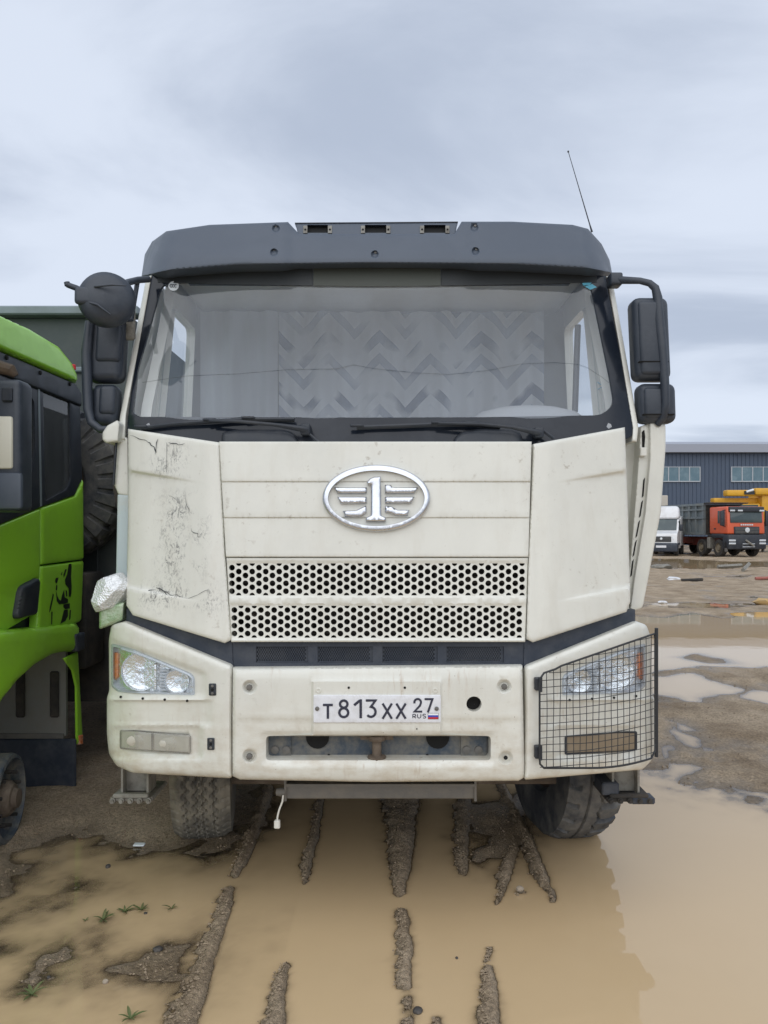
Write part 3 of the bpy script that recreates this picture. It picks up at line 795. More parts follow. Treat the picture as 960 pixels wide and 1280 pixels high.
def grille_rel(x, y):
    r = np.zeros_like(x)
    for (y0, y1) in ((703, 745.5), (756, 798.5)):
        r -= 0.006 * smoothstep(y0 - 2, y0, y) * smoothstep(y1 + 2, y1, y)
    return r
ex = [(x, y) for x in np.arange(292, 655, 7.0) for y in (701.3, 703.2, 745.4, 747.4, 754.2, 756.2, 798.4, 800.4)]
panel('grille', [(283, 697), (660, 697), (656.5, 802.5), (289, 802.5)], f_hood, 'cream', T, holes=holes, sp=9, lip=2.0, lipd=0.006, thick=0.012, relief=grille_rel, extra=ex)
rad = MB(); rad.box(-0.62, 0.62, 0.20, 0.26, 1.10, 1.60)
for k in range(6): rad.box(-0.62, 0.62, 0.14, 0.16, 1.16 + 0.075 * k, 1.19 + 0.075 * k)
rad.box(-0.05, -0.02, 0.12, 0.2, 1.1, 1.6); rad.box(0.22, 0.25, 0.12, 0.2, 1.1, 1.6); rad.box(-0.34, -0.31, 0.12, 0.2, 1.1, 1.6)
rad.build('radiator', 'chassis', T)

# badge: chrome oval with a numeral and wings
BZ = lambda pts: [(380 + a / 5.3333, 560 + b / 5.3333) for a, b in pts]
bd = panel('badge', circ(470.4, 622.8, 67.5, 72, 42.0), f_hood, 'chrome', T, holes=[circ(470.4, 622.8, 60.5, 72, 34.8)[::-1]], sp=4, lip=3.4, lipd=0.012, thick=0.02, off=0.028, hole_lip=0)
panel('badge_numeral', rounded(BZ([(418, 228), (440, 203), (468, 192), (512, 190), (515, 450), (547, 465), (547, 492), (412, 492), (412, 465), (445, 450), (447, 245), (424, 245)]), 0.8), f_hood, 'chrome', bd, sp=4, lip=2.2, lipd=0.010, thick=0.02, off=0.030)
for w in ([(200, 262), (418, 262), (418, 303), (222, 303)], [(222, 325), (418, 325), (418, 370), (243, 372)], [(258, 418), (345, 416), (415, 383), (418, 430), (380, 460), (275, 460)],
          [(540, 245), (580, 245), (588, 262), (760, 262), (738, 303), (540, 303)], [(540, 325), (737, 325), (715, 370), (540, 370)], [(540, 385), (585, 390), (625, 412), (703, 412), (690, 452), (612, 452), (562, 432), (540, 430)]):
    panel('badge_wing', BZ(w), f_hood, 'chrome', bd, sp=4, lip=2.0, lipd=0.010, thick=0.02, off=0.026)

# scratches, cracks and dents of the left hood panel (thin strips of torn paint)
def crack(pts, w=0.9, mt='black'):
    w *= 0.6
    mb = MB(); n = len(pts); vs = []
    for i, (x, y) in enumerate(pts):
        a = pts[max(i - 1, 0)]; b = pts[min(i + 1, n - 1)]; tx, ty = b[0] - a[0], b[1] - a[1]; l = math.hypot(tx, ty) or 1
        ww = w * (0.35 + 0.65 * random.random()) * (0.4 if i in (0, n - 1) else 1)
        vs += [(x - ty / l * ww, y + tx / l * ww), (x + ty / l * ww, y - tx / l * ww)]
    # laid 3 mm over the pressed panel
    V = np.array(vs); q = S(V[:, 0], V[:, 1], f_hood, 0.027 - 0.020 * smoothstep(690, 786, 946 - V[:, 0]) * (V[:, 1] > 592) * (V[:, 1] < 748))
    mb.add([tuple(p) for p in q], [(2 * i, 2 * i + 1, 2 * i + 3, 2 * i + 2) for i in range(n - 1)])
    return mb
ck = MB()
def jag(p, q, k, a): return [(p[0] + (q[0] - p[0]) * i / k + random.uniform(-a, a), p[1] + (q[1] - p[1]) * i / k + random.uniform(-a, a)) for i in range(k + 1)]
for p, q, k, a, w in (((163, 545), (186, 552), 6, 1.2, 0.8), ((186, 552), (197, 567), 6, 1.6, 1.4), ((197, 548), (193, 569), 4, 1, 1.0), ((210, 552), (230, 556), 6, 2, 0.9), ((209, 553), (208, 590), 6, 0.5, 0.5),
                      ((160, 742), (196, 736), 8, 1.5, 1.1), ((196, 736), (230, 748), 7, 2.0, 1.0), ((198, 735), (212, 747), 5, 1.5, 0.9), ((230, 748), (262, 738), 6, 1.5, 0.4), ((232, 622), (236, 640), 4, 1.5, 0.6), ((238, 660), (250, 672), 5, 2, 0.8), ((209, 618), (225, 628), 5, 2, 0.5)):
    c = crack(jag(p, q, k, a), w); c.build('paint_crack', 'black', T, 0)

# dark lower band between hood and bumper, with three mesh vents in the middle
panel('lower_grille', [(289, 800), (657, 800), (653, 836), (291, 837)], f_hood, 'black_dusty', T, sp=14, lip=0, thick=0.05, off=-0.035,
      holes=[rect(x0, 808, x1, 828) for x0, x1 in ((320, 385), (397, 466), (478, 547), (558, 630))])
for x0, x1 in ((320, 385), (397, 466), (478, 547), (558, 630)):
    hv = [circ(x0 + 2 + 2.9 * i + (1.45 if j % 2 else 0), 810 + 2.5 * j, 1.05, 6) for i in range(int((x1 - x0 - 4) / 2.9)) for j in range(7)]
    panel('vent_mesh', rect(x0 - 0.5, 807.5, x1 + 0.5, 828.5), f_hood, 'black_dusty', T, holes=hv, sp=30, lip=0, thick=0.004, off=-0.045, smooth=0)
panel('lower_band', [(158, 760), (290, 799), (292, 838), (158, 784)], f_hood, 'black_dusty', T, sp=12, lip=1, lipd=0.004, thick=0.06, off=-0.030)
panel('lower_band', [(655, 799), (794, 762), (794, 779), (654, 835)], f_hood, 'black_dusty', T, sp=12, lip=1, lipd=0.004, thick=0.06, off=-0.030)
bk = MB(); bk.box(-0.95, 0.92, 0.30, 0.34, 0.7, 1.9); bk.build('bulkhead', 'chassis', T)

# bumper: centre and two corners
def bump_c_rel(x, y):
    r = np.zeros_like(x)
    pl = smoothstep(389, 392, x) * smoothstep(553, 550, x) * smoothstep(849, 852, y) * smoothstep(921, 918.5, y)
    r += 0.010 * pl
    r -= 0.004 * smoothstep(897.5, 900, y) * (1 - pl)
    for (cx, cy) in ((312, 859), (630, 858), (312, 945), (632, 947)):
        d = np.hypot(x - cx, y - cy); r -= 0.020 * smoothstep(9.5, 5.0, d)
    slot = smoothstep(326, 333, x) * smoothstep(621, 613, x) * smoothstep(913, 920, y) * smoothstep(957, 951, y)
    r -= 0.012 * slot
    r += 0.010 * smoothstep(836, 846, y) * smoothstep(975, 962, y)
    return r
ex = []
for x in np.arange(388, 556, 3.5):
    for y in (849, 850.4, 852, 918.5, 920, 921.2): ex.append((x, y))
for y in np.arange(850, 921, 3.5):
    for x in (389, 390.5, 392, 550, 551.5, 553): ex.append((x, y))
for (cx, cy) in ((312, 859), (630, 858), (312, 945), (632, 947)):
    for r_ in (1, 3, 5, 6.5, 8, 9.5): ex += circ(cx, cy, r_, 14)
for x in np.arange(294, 652, 4): ex += [(x, 897.5), (x, 900)]
for x in np.arange(326, 622, 4): ex += [(x, 914), (x, 917), (x, 953), (x, 956)]
bc = panel('bumper', [(291, 835), (653, 832), (655.5, 955), (655, 972), (648, 976), (470, 977.5), (300, 974.5), (290.5, 970), (290.5, 900)], f_bump, 'cream_dirty', T,
      holes=[rect(332.5, 920, 613.5, 950.5, 5)[::-1], circ(592.5, 880, 9.5, 24)[::-1]], sp=7, lip=5, lipd=0.022, thick=0.16, relief=bump_c_rel, extra=ex)
for (cx, cy) in ((312, 859), (630, 858), (312, 945)):
    p = S1(cx, cy, f_bump, -0.012); MB().lathe([(0.013, 0), (0.013, 0.012), (0.008, 0.014), (0.0005, 0.014)], 8, Matrix.Translation(p) @ Matrix.Rotation(R(90), 4, 'X')).build('bolt', 'steel', bc)
for (cx, cy, r_) in ((632, 947, 2.6), (436, 859.5, 1.5), (506, 859.5, 1.5), (521, 911, 0.8)):
    p = S1(cx, cy, f_bump, 0.0192 if cy < 920 and cy > 850 else -0.004); MB().lathe([(r_ * 0.0034, 0), (r_ * 0.0034, 0.003), (0.0004, 0.0031)], 12, Matrix.Translation(p) @ Matrix.Rotation(R(90), 4, 'X')).build('dark_hole_disc', 'dark_hole', bc)
p = S1(592.5, 880, f_bump, -0.03); MB().lathe([(0.06, 0), (0.06, 0.003), (0.0005, 0.0035)], 24, Matrix.Translation(p) @ Matrix.Rotation(R(90), 4, 'X')).build('dark_hole_disc', 'dark_hole', bc)  # disc behind the cut hole; near-black colour stands in for the shade inside
for (cx, cy) in ((398, 863), (544, 863)):
    p = S1(cx, cy, f_bump, 0.0195); MB().lathe([(0.012, 0.0), (0.012, 0.003), (0.007, 0.004), (0.005, 0.001), (0.0005, 0.001)], 12, Matrix.Translation(p) @ Matrix.Rotation(R(90), 4, 'X')).build('rivet', 'cream', bc)
# tow beam seen through the slot
tb = MB(); tb.box(-0.58, 0.50, 0.085, 0.15, 0.68, 0.92); tbo = tb.build('tow_beam', 'steel_blue', T)
pl = MB()
for cx, w in ((350, 15), (590, 15)):
    p = P3(cx, 936, 0.135); MB().box(p[0] - 0.055, p[0] + 0.055, 0.073, 0.087, 0.70, 0.87).build('beam_plate', 'steel_blue', tbo)
for cx in (344, 358, 583, 598):
    p = P3(cx, 937, 0.073); MB().lathe([(0.017, 0), (0.017, 0.008), (0.0005, 0.011)], 10, Matrix.Translation(p) @ Matrix.Rotation(R(90), 4, 'X')).build('beam_bolt', 'steel', tbo)
for cx in (397, 547):
    p = P3(cx, 921, 0.083); MB().lathe([(0.050, 0), (0.050, 0.006), (0.0005, 0.0065)], 20, Matrix.Translation(p) @ Matrix.Rotation(R(90), 4, 'X')).build('beam_opening', 'dark_hole', tbo)
for cx in (411, 534):
    p = P3(cx, 944, 0.083); MB().lathe([(0.006, 0), (0.006, 0.004), (0.0005, 0.0045)], 8, Matrix.Translation(p) @ Matrix.Rotation(R(90), 4, 'X')).build('beam_opening', 'dark_hole', tbo)
hk = MB(); p = P3(471, 935, 0.045)
hk.lathe([(0.030, -0.055), (0.040, -0.05), (0.040, -0.035), (0.020, -0.03), (0.020, 0.03), (0.034, 0.034), (0.038, 0.045), (0.034, 0.055), (0.001, 0.055)], 20, Matrix.Translation(p), cap0=True)
hk.lathe([(0.010, -0.075), (0.012, -0.055)], 10, Matrix.Translation(p), cap0=True)
hk.box(p[0] - 0.07, p[0] + 0.07, 0.045, 0.084, p[2] + 0.035, p[2] + 0.052); hk.build('tow_pin', 'rust', T)

# number plate
def U(pts): return [(380 + a / 5.3333, 840 + b / 5.3333) for a, b in pts]
npl = panel('license_plate', rounded(U([(63, 154), (912, 154), (912, 338), (63, 338)]), 1.5), f_bump, 'plate', T, sp=12, lip=0.8, lipd=0.002, thick=0.012, off=0.026)
def stroke(pts, w, off=0.0275, closed=False, thick=0.0):
    mb = MB(); P = [np.array(p, float) for p in pts]; n = len(P); vs = []
    for i in range(n):
        a = P[(i - 1) % n] if (closed or i > 0) else P[i]; b = P[(i + 1) % n] if (closed or i < n - 1) else P[i]
        d1 = P[i] - a; d2 = b - P[i]
        d1 = d1 / (np.linalg.norm(d1) or 1); d2 = d2 / (np.linalg.norm(d2) or 1)
        t = d1 + d2; t = t / (np.linalg.norm(t) or 1); nn = np.array([-t[1], t[0]])
        base = d1 if np.linalg.norm(d1) > 0 else d2
        c = max(0.5, abs(nn @ np.array([-base[1], base[0]])))
        vs += [P[i] + nn * w / 2 / c, P[i] - nn * w / 2 / c]
    V = np.array(U(vs)); q = S(V[:, 0], V[:, 1], f_bump, off)
    fs = [(2 * i, 2 * i + 1, 2 * ((i + 1) % n) + 1, 2 * ((i + 1) % n)) for i in range(n if closed else n - 1)]
    return mb.add([tuple(p) for p in q], fs)
def arc(cx, cy, rx, ry, a0, a1, k=14): return [(cx + rx * math.cos(R(a0 + (a1 - a0) * i / k)), cy + ry * math.sin(R(a0 + (a1 - a0) * i / k))) for i in range(k + 1)]
def glyph(name, strokes, w, mt='plate_ink', par=None):
    mb = MB()
    for i, s in enumerate(strokes):
        cl = False
        if isinstance(s, tuple): s, cl = s
        q = stroke(s, w, 0.0276 + 0.0004 * i, cl); mb.add(q.v, q.f)
    return mb.build(name, mt, npl, 0)
glyph('plate_letter', [[(126, 220), (192, 220)], [(159, 224), (159, 312)]], 16)
glyph('plate_digit', [(arc(265, 214, 25, 24, 0, 360)[:-1], True), (arc(265, 271, 30, 30, 0, 360)[:-1], True)], 16)
glyph('plate_digit', [[(334, 222), (372, 190)], [(378, 182), (378, 308)]], 17)
glyph('plate_digit', [[(412, 190), (476, 190), (446, 232)] + arc(446, 266, 31, 33, -80, 140, 14)], 16)
for x0 in (522, 614): glyph('plate_letter', [[(x0 + 2, 210), (x0 + 64, 312)], [(x0 + 64, 210), (x0 + 2, 312)]], 15)
glyph('plate_digit', [arc(758, 202, 22, 22, -200, 20, 12) + [(772, 226), (736, 264), (788, 264)]], 14)
glyph('plate_digit', [[(804, 181), (856, 181), (826, 270)]], 14)
glyph('plate_letter', [[(725, 308), (725, 282)], [(725, 282)] + arc(737, 289, 8, 7, -90, 90, 6) + [(726, 296)], [(735, 297), (746, 308)]], 5)
glyph('plate_letter', [[(757, 281), (757, 298)] + arc(768, 298, 11, 9, 170, 10, 8) + [(779, 281)]], 5)
glyph('plate_letter', [arc(802, 287, 10, 6.5, -20, -260, 8) + arc(802, 301, 10, 6.5, -90, 150, 8)], 5)
def flat(poly, mt, name, off=0.0276):
    V = np.array(U(poly)); q = S(V[:, 0], V[:, 1], f_bump, off); return MB().add([tuple(p) for p in q], [tuple(range(len(poly)))]).build(name, mt, npl, 0)
fl = flat([(826, 274), (897, 274), (897, 315), (826, 315)], 'plate_ink', 'plate_flag', 0.0274)
flat([(828, 276), (895, 276), (895, 288), (828, 288)], 'ink_white', 'flag_stripe', 0.0280)
flat([(828, 288.3), (895, 288.3), (895, 300.7), (828, 300.7)], 'ink_blue', 'flag_stripe', 0.0280)
flat([(828, 301), (895, 301), (895, 313), (828, 313)], 'ink_red', 'flag_stripe', 0.0280)
br = MB()
for s in ([(707, 158), (715, 158), (715, 335), (707, 335)], [(65, 156), (910, 156), (910, 160), (65, 160)], [(65, 332), (910, 332), (910, 336), (65, 336)], [(65, 160.5), (69, 160.5), (69, 331.5), (65, 331.5)], [(906, 160.5), (910, 160.5), (910, 331.5), (906, 331.5)]):
    V = np.array(U(s)); br.add([tuple(p) for p in S(V[:, 0], V[:, 1], f_bump, 0.0177)], [(0, 1, 2, 3)])
br.build('plate_border', 'plate_ink', npl, 0)
for a in (88, 884):
    p = S1(*U([(a, 244)])[0], f_bump, 0.0265); MB().lathe([(0.009, 0), (0.009, 0.004), (0.005, 0.006), (0.0004, 0.006)], 10, Matrix.Translation(p) @ Matrix.Rotation(R(90), 4, 'X')).build('plate_bolt', 'steel', npl)

HL = rounded([(139, 804), (166, 811), (240, 842), (243.5, 848), (243.5, 869), (200, 868), (147, 865), (139, 858)], 3)
HR = mir(HL)[::-1]
FL = rounded([(149.5, 912.5), (238, 919), (238, 942.5), (149.5, 936)], 2.5)
FR = rounded([(706, 920), (796.5, 914), (796.5, 938), (706, 943.5)], 2.5)
def corner(m):
    ol = [(139, 781), (156, 777), (290.5, 832), (289.5, 900), (290, 973), (165, 966), (145, 957), (136, 942), (133.5, 918), (133.5, 872), (136.5, 864), (136, 800)]
    if m: ol = [(656, 833), (795, 777), (808, 781), (813, 795), (816, 870), (819.5, 876), (819.5, 930), (815, 950), (803, 962), (655, 975), (656.5, 900)]
    ol = rounded(ol, 4)
    def rel(x, y):
        u = x if not m else 946 - x
        r = -0.015 * smoothstep(874, 878, y) * smoothstep(910, 903, y) * smoothstep(270, 254, u)
        r += -0.022 * smoothstep(905, 911, y) * smoothstep(950, 944, y) * smoothstep(256, 246, u)
        top = 785 + (u - 139) * 0.36 + 12
        r += -0.016 * smoothstep(top - 2, top + 7, y) * smoothstep(876, 868, y) * smoothstep(262, 250, u)
        return r
    ex = []
    for u in np.arange(140, 272, 4.0):
        for y in (873, 875, 877, 879, 903, 906, 909, 912, 943, 947, 951): ex.append((u if not m else 946 - u, y))
        t = 785 + (u - 139) * 0.36 + 12
        for d in (-2, 1, 4, 7): ex.append((u if not m else 946 - u, t + d))
    c = panel('bumper_corner', ol, f_bump, 'cream_dirty', T, holes=[HR if m else HL[::-1], FR[::-1] if m else FL[::-1]], sp=6, lip=7, lipd=0.028, thick=0.34, relief=rel, off=0.0, extra=ex)
    for (u, y) in ((151, 871), (178.5, 873), (206, 874.5), (234, 876)):
        p = S1(u if not m else 946 - u, y - (0 if not m else 1), f_bump, -0.003); MB().lathe([(0.0055, 0), (0.0055, 0.003), (0.0004, 0.0035)], 10, Matrix.Translation(p) @ Matrix.Rotation(R(90), 4, 'X')).build('dark_hole_disc', 'dark_hole', c)
    return c
cl_, cr_ = corner(False), corner(True)

def headlight(m):
    f = (lambda x: 946 - x) if m else (lambda x: x)
    ol = HR if m else HL
    base = panel('headlight', ol, f_bump, 'reflector', T, sp=7, lip=0, thick=0.03, off=-0.052)
    # side walls of the bucket
    rim_o = ol; c = np.mean(np.array(ol), 0)
    for (cx, cy, r_, ry) in ((178, 838, 25, 23), (223, 850, 16, 15)):
        p = S1(f(cx), cy, f_bump, -0.060); a = r_ * 0.0034
        MB().lathe([(a, 0.030), (a * 0.93, 0.018), (a * 0.75, 0.012), (a * 0.3, 0.010), (0.001, 0.0095)], 28, Matrix.Translation(p) @ Matrix.Rotation(R(90), 4, 'X')).build('reflector_bowl', 'reflector', base)
        MB().lathe([(0.001, 0.034), (0.009, 0.032), (0.011, 0.02), (0.011, 0.0)], 14, Matrix.Translation(p) @ Matrix.Rotation(R(90), 4, 'X')).build('bulb', 'lamp_glass', base)
    dv = MB()
    for k in range(7):
        a = S1(f(206), 838 + 4 * k, f_bump, -0.04); dv.rbox(a[0] - 0.022, a[0] + 0.022, a[1] - 0.006, a[1] + 0.02, a[2] - 0.0045, a[2] + 0.0045, 0.002, 1)
    dv.build('light_louvre', 'lamp_inner', base)
    p = S1(f(206), 846, f_bump, -0.045); st = MB(); st.rbox(p[0] - 0.05, p[0] - 0.034, p[1], p[1] + 0.03, p[2] - 0.06, p[2] + 0.06, 0.004, 1); st.rbox(p[0] + 0.034, p[0] + 0.05, p[1], p[1] + 0.03, p[2] - 0.055, p[2] + 0.05, 0.004, 1); st.build('reflector_divider', 'reflector', base)
    ind = [(142.5, 815), (148, 817), (147.5, 846), (144, 850), (142, 844)]
    if m: ind = [(946 - x, y) for x, y in ind][::-1]
    panel('turn_signal', ind, f_bump, 'orange_lens', base, sp=4, lip=1.5, lipd=0.006, thick=0.03, off=-0.040)
    tr = MB(); tr.tube([S1(f(x), y, f_bump, -0.016) for x, y in ((152, 811), (170, 816.5), (205, 830.5), (236, 843.5), (240.5, 848), (240.5, 858))], 0.0055, 8); tr.build('headlight_trim', 'lamp_inner', base, 60)
    # bezel and clear lens
    O = np.array(ol); inn = c + (O - c) * np.array([0.955, 0.90])
    panel('headlight_bezel', ol, f_bump, 'lamp_inner', base, holes=[[tuple(q) for q in inn][::-1]], sp=5, lip=0, thick=0.07, off=-0.016)
    panel('headlight_lens', ol, f_bump, 'lamp_glass', base, sp=7, lip=2.5, lipd=0.010, thick=0.006, off=-0.002)
    return base
headlight(False); headlight(True)['label'] = 'headlight behind the wire guard'
def fog(m):
    ol = FR if m else FL
    b = panel('fog_light', ol, f_bump, 'foglens_brown' if m else 'foglens', T, sp=5, lip=2, lipd=0.006, thick=0.03, off=-0.024)
    O = np.array(ol); c = O.mean(0); inn = c + (O - c) * np.array([0.955, 0.86])
    panel('fog_light_frame', ol, f_bump, 'black', b, holes=[[tuple(q) for q in inn][::-1]], sp=8, lip=0, thick=0.03, off=-0.018)
    if not m:
        panel('fog_light_lens', ol, f_bump, 'milky_glass', b, sp=6, lip=2, lipd=0.006, thick=0.004, off=-0.008)
        panel('lamp_divider', [(189, 917), (191.5, 917), (191.5, 939), (189, 939)], f_bump, 'black', b, sp=6, lip=0, thick=0.02, off=-0.016)
        for cx, cy in ((172, 926), (213, 929)):
            p = S1(cx, cy, f_bump, -0.024); MB().lathe([(0.034, 0.004), (0.022, 0.009), (0.001, 0.012)], 16, Matrix.Translation(p) @ Matrix.Rotation(R(90), 4, 'X') @ Matrix.Diagonal((1.4, 0.8, 1, 1))).build('fog_light_bowl', 'foglens', b)
    return b
fog(False); fog(True)['label'] = 'muddy brown fog light'
# empty hinge plates on the left corner
for cx, cy in ((265.5, 862), (263.5, 930)):
    h = panel('hinge_plate', rounded([(cx - 4.5, cy - 7.5), (cx + 4.5, cy - 7.5), (cx + 4.5, cy + 7.5), (cx - 4.5, cy + 7.5)], 1.5), f_bump, 'black', cl_, sp=5, lip=0.8, lipd=0.003, thick=0.02, off=0.006)
    for d in (-4.6, 0, 4.6):
        p = S1(cx, cy + d, f_bump, 0.006); MB().lathe([(0.006, 0), (0.006, 0.003), (0.0004, 0.004)], 8, Matrix.Translation(p) @ Matrix.Rotation(R(90), 4, 'X')).build('hinge_bolt', 'steel' if d else 'dark_hole', h)

# wire guard over the right headlight
gd = bpy.data.objects.new('headlight_guard', None); COL.objects.link(gd); gd.parent = T; gd['_base'] = T['_base']
def f_guard(x, z):
    return 0.9 * sweep(x) + 1.2 * np.maximum(0, x - 1.02) ** 2 - 0.045
gtop = lambda x: 843 - (x - 675) * (843 - 793) / (820 - 675) - (1.5 if x > 700 else 0)
gbot = lambda x: 960 - 0.0 * x - np.clip((x - 740) / 80, 0, 1) ** 2 * 14
frm = [(x, gtop(x)) for x in np.linspace(680, 818, 20)] + [(819, y) for y in np.linspace(797, 938, 14)] + [(x, gbot(x)) for x in np.linspace(814, 680, 20)] + [(675, 955)] + [(674.5, y) for y in np.linspace(945, 855, 10)] + [(675.5, 848)]
MB().tube([S1(x, y, f_guard) for x, y in frm], 0.0045, 8, closed=True).build('guard_frame', 'wire', gd, 60)
gw = MB()
for k in range(1, 19):
    u = k / 19.0; x = 675 + 144 * (1 - (1 - u) ** 1.12)
    gw.tube([S1(x + 0.4 * math.sin(y * 0.05 + k), y, f_guard, 0.002) for y in np.linspace(gtop(x), gbot(x), 12)], 0.0017, 5)
for k in range(0, 18):
    y0 = 800 + 9.05 * k
    pts = []
    for x in np.linspace(675, 819, 26):
        y = y0 + (14 - (x - 675) * 0.055) - np.clip((x - 720) / 100, 0, 1) ** 2 * 11
        if gtop(x) < y < gbot(x): pts.append(S1(x, y + 0.5 * math.sin(x * 0.07 + k), f_guard, 0.0055))
    if len(pts) > 2: gw.tube(pts, 0.0017, 5)
tag(gw.build('guard_wires', 'wire', gd, 60), kind='stuff')
gb = MB(); gb.tube([S1(820.5, y, f_guard, 0.004) for y in np.linspace(785, 946, 12)], 0.0085, 8); gb.build('guard_post', 'wire', gd, 60)
for cy in (855, 940):
    p = S1(673, cy, f_bump, 0.02); hb = MB(); hb.rbox(p[0] - 0.016, p[0] + 0.014, p[1] - 0.012, p[1] + 0.03, p[2] - 0.026, p[2] + 0.026, 0.003, 1); hb.tube([(p[0] + 0.006, p[1] - 0.012, p[2] - 0.03), (p[0] + 0.006, p[1] - 0.012, p[2] + 0.03)], 0.008, 8); hb.build('guard_hinge', 'black', gd)

# windscreen with black glass border, pillars
WS_O = [(158, 545), (160, 520), (168, 460), (190, 342), (470, 328), (757, 345), (775, 440), (792, 530), (790, 545), (783, 549), (664, 562), (274, 562)]
WS_I = rounded([(166, 516), (172, 462), (203, 352), (330, 336), (470, 334), (620, 336), (737, 350), (762, 470), (768, 505), (752, 519), (600, 521.5), (470, 522), (330, 521.5), (174, 521)], [5, 6, 14, 0, 0, 0, 14, 10, 14, 10, 0, 0, 0, 5])
panel('windscreen_border', WS_O, f_glass, 'frit', T, holes=[WS_I[::-1]], sp=14, lip=2, lipd=0.004, thick=0.02, off=0.004)
panel('windscreen', WS_O, f_glass, 'windshield', T, sp=22, lip=0, thick=0.004, off=-0.003)
panel('windscreen_pillar', [(147, 548), (150, 520), (163, 450), (183, 346), (190, 344), (170, 452), (157.5, 520), (156, 550)], f_glass, 'cream', T, sp=7, lip=2, lipd=0.010, thick=0.25, off=0.010)
panel('windscreen_pillar', [(758, 345), (765, 347), (780, 430), (798, 535), (796, 552), (790, 552), (791, 535), (774, 432)], f_glass, 'cream', T, sp=7, lip=2, lipd=0.010, thick=0.25, off=0.010)
st = S1(217, 357.5, f_glass, 0.003)
stk = MB().lathe([(0.026, 0), (0.026, 0.001), (0.0005, 0.0012)], 20, Matrix.Translation(st) @ Matrix.Rotation(R(78), 4, 'X')).build('round_sticker', 'sticker_white', T, 0)
cc = MB()
for dx in (-0.011, 0.0, 0.011):
    ring = [(st[0] + dx + 0.006 * math.cos(R(a)), st[1] - 0.004, st[2] + 0.007 * math.sin(R(a))) for a in range(50, 311, 20)]
    cc.tube(ring, 0.0016, 5)
cc.build('sticker_print', 'plate_ink', stk, 0)
for poly in ([(727, 352), (735, 349), (742, 351), (737, 356), (729, 357)], [(731, 358), (740, 355), (746, 359), (738, 362)]):
    panel('blue_sticker', poly, f_glass, 'sticker_blue', T, sp=10, lip=0, thick=0.001, off=0.0045)

cr_ = MB().tube([S1(x, y, f_glass, 0.0008) for x, y in ((178, 478), (232, 470), (300, 467), (360, 462), (420, 461), (442, 456), (470, 461), (520, 466), (562, 468), (610, 463), (650, 455), (690, 453), (722, 455), (735, 460), (752, 471), (768, 484))], 0.0007, 4).build('glass_crack', 'steel_blue', T, 0)

# wipers and their covers on the cowl
def wiper(blade, arm, cover):
    w = bpy.data.objects.new('wiper', None); COL.objects.link(w); w.parent = T; w['_base'] = T['_base']
    b = MB(); b.tube([S1(x, y, f_glass, 0.030) for x, y in blade], 0.0085, 6); b.tube([S1(x, y + 2.2, f_glass, 0.016) for x, y in blade], 0.005, 6)
    for t in (0.2, 0.5, 0.8):
        k = int(t * (len(blade) - 1)); p = S1(blade[k][0], blade[k][1] - 2, f_glass, 0.045); b.rbox(p[0] - 0.03, p[0] + 0.03, p[1] - 0.008, p[1] + 0.012, p[2] - 0.006, p[2] + 0.006, 0.003, 1)
    b.build('wiper_blade', 'black', w, 50)
    MB().tube([S1(x, y, f_glass, o) for x, y, o in arm], [0.008] * (len(arm) - 2) + [0.014, 0.016], 8).build('wiper_arm', 'black', w, 50)
    p = S1(arm[-1][0] - 1, arm[-1][1], f_glass, 0.05); MB().rbox(p[0] - 0.022, p[0] + 0.022, p[1] - 0.02, p[1] + 0.05, p[2] - 0.024, p[2] + 0.024, 0.008, 2).build('wiper_pivot', 'black', w, 50)
    panel('wiper_cover', rounded(cover, 6), f_glass, 'black', w, sp=6, lip=5, lipd=0.03, thick=0.04, off=0.05)
wiper([(176, 535), (215, 530), (262, 526.5), (310, 524), (368, 524)], [(262, 526, 0.05), (300, 527, 0.075), (345, 531, 0.08), (378, 536, 0.075), (383, 537, 0.06)], [(277, 540), (300, 537), (355, 537), (368, 541), (376, 557), (277, 557)])
wiper([(446, 534), (500, 532), (548, 530), (590, 530), (625, 533)], [(548, 529, 0.05), (600, 530, 0.075), (640, 534, 0.08), (668, 540, 0.075), (674, 541, 0.06)], [(567, 548), (578, 539), (600, 536), (640, 537), (652, 542), (654, 558), (566, 558)])
lk = MB(); lk.tube([S1(384, 540, f_glass, 0.05), S1(399, 553, f_glass, 0.05)], 0.006, 6); lk.tube([S1(676, 536, f_glass, 0.05), S1(692, 548, f_glass, 0.05)], 0.008, 6); lk.build('wiper_link', 'black', T)

# grey roof visor with recessed light panel
VO = [(177, 345), (181, 318), (190, 302), (208, 289), (262, 281), (360, 277.5), (374, 292.5), (568, 292.5), (577, 277), (640, 277), (716, 281), (735, 286), (752, 305), (762, 325), (765, 341), (733, 335), (640, 330.5), (470, 329), (300, 331), (215, 337)]
def vrel(x, y):
    r = -0.035 * smoothstep(348, 372, x) * smoothstep(602, 572, x)
    r += 0.02 * smoothstep(335, 322, y)
    for (cx, cy) in ((345, 286), (342.5, 315.5), (468.5, 318), (593, 284.5), (594.5, 314)):
        r += -0.02 * smoothstep(5.2, 3.0, np.hypot(x - cx, y - cy))
    return r
ex = []
for (cx, cy) in ((345, 286), (342.5, 315.5), (468.5, 318), (593, 284.5), (594.5, 314)):
    for r_ in (0.5, 2, 3, 4, 5.2, 6.2): ex += circ(cx, cy, r_, 12)
for y in np.arange(284, 330, 5.0):
    for x in (348, 356, 364, 372, 572, 582, 592, 602): ex.append((x, y))
vis = panel('roof_visor', VO, f_visor, 'visor', T, sp=8, lip=4, lipd=0.014, thick=0.20, relief=vrel, extra=ex, off=0.02)
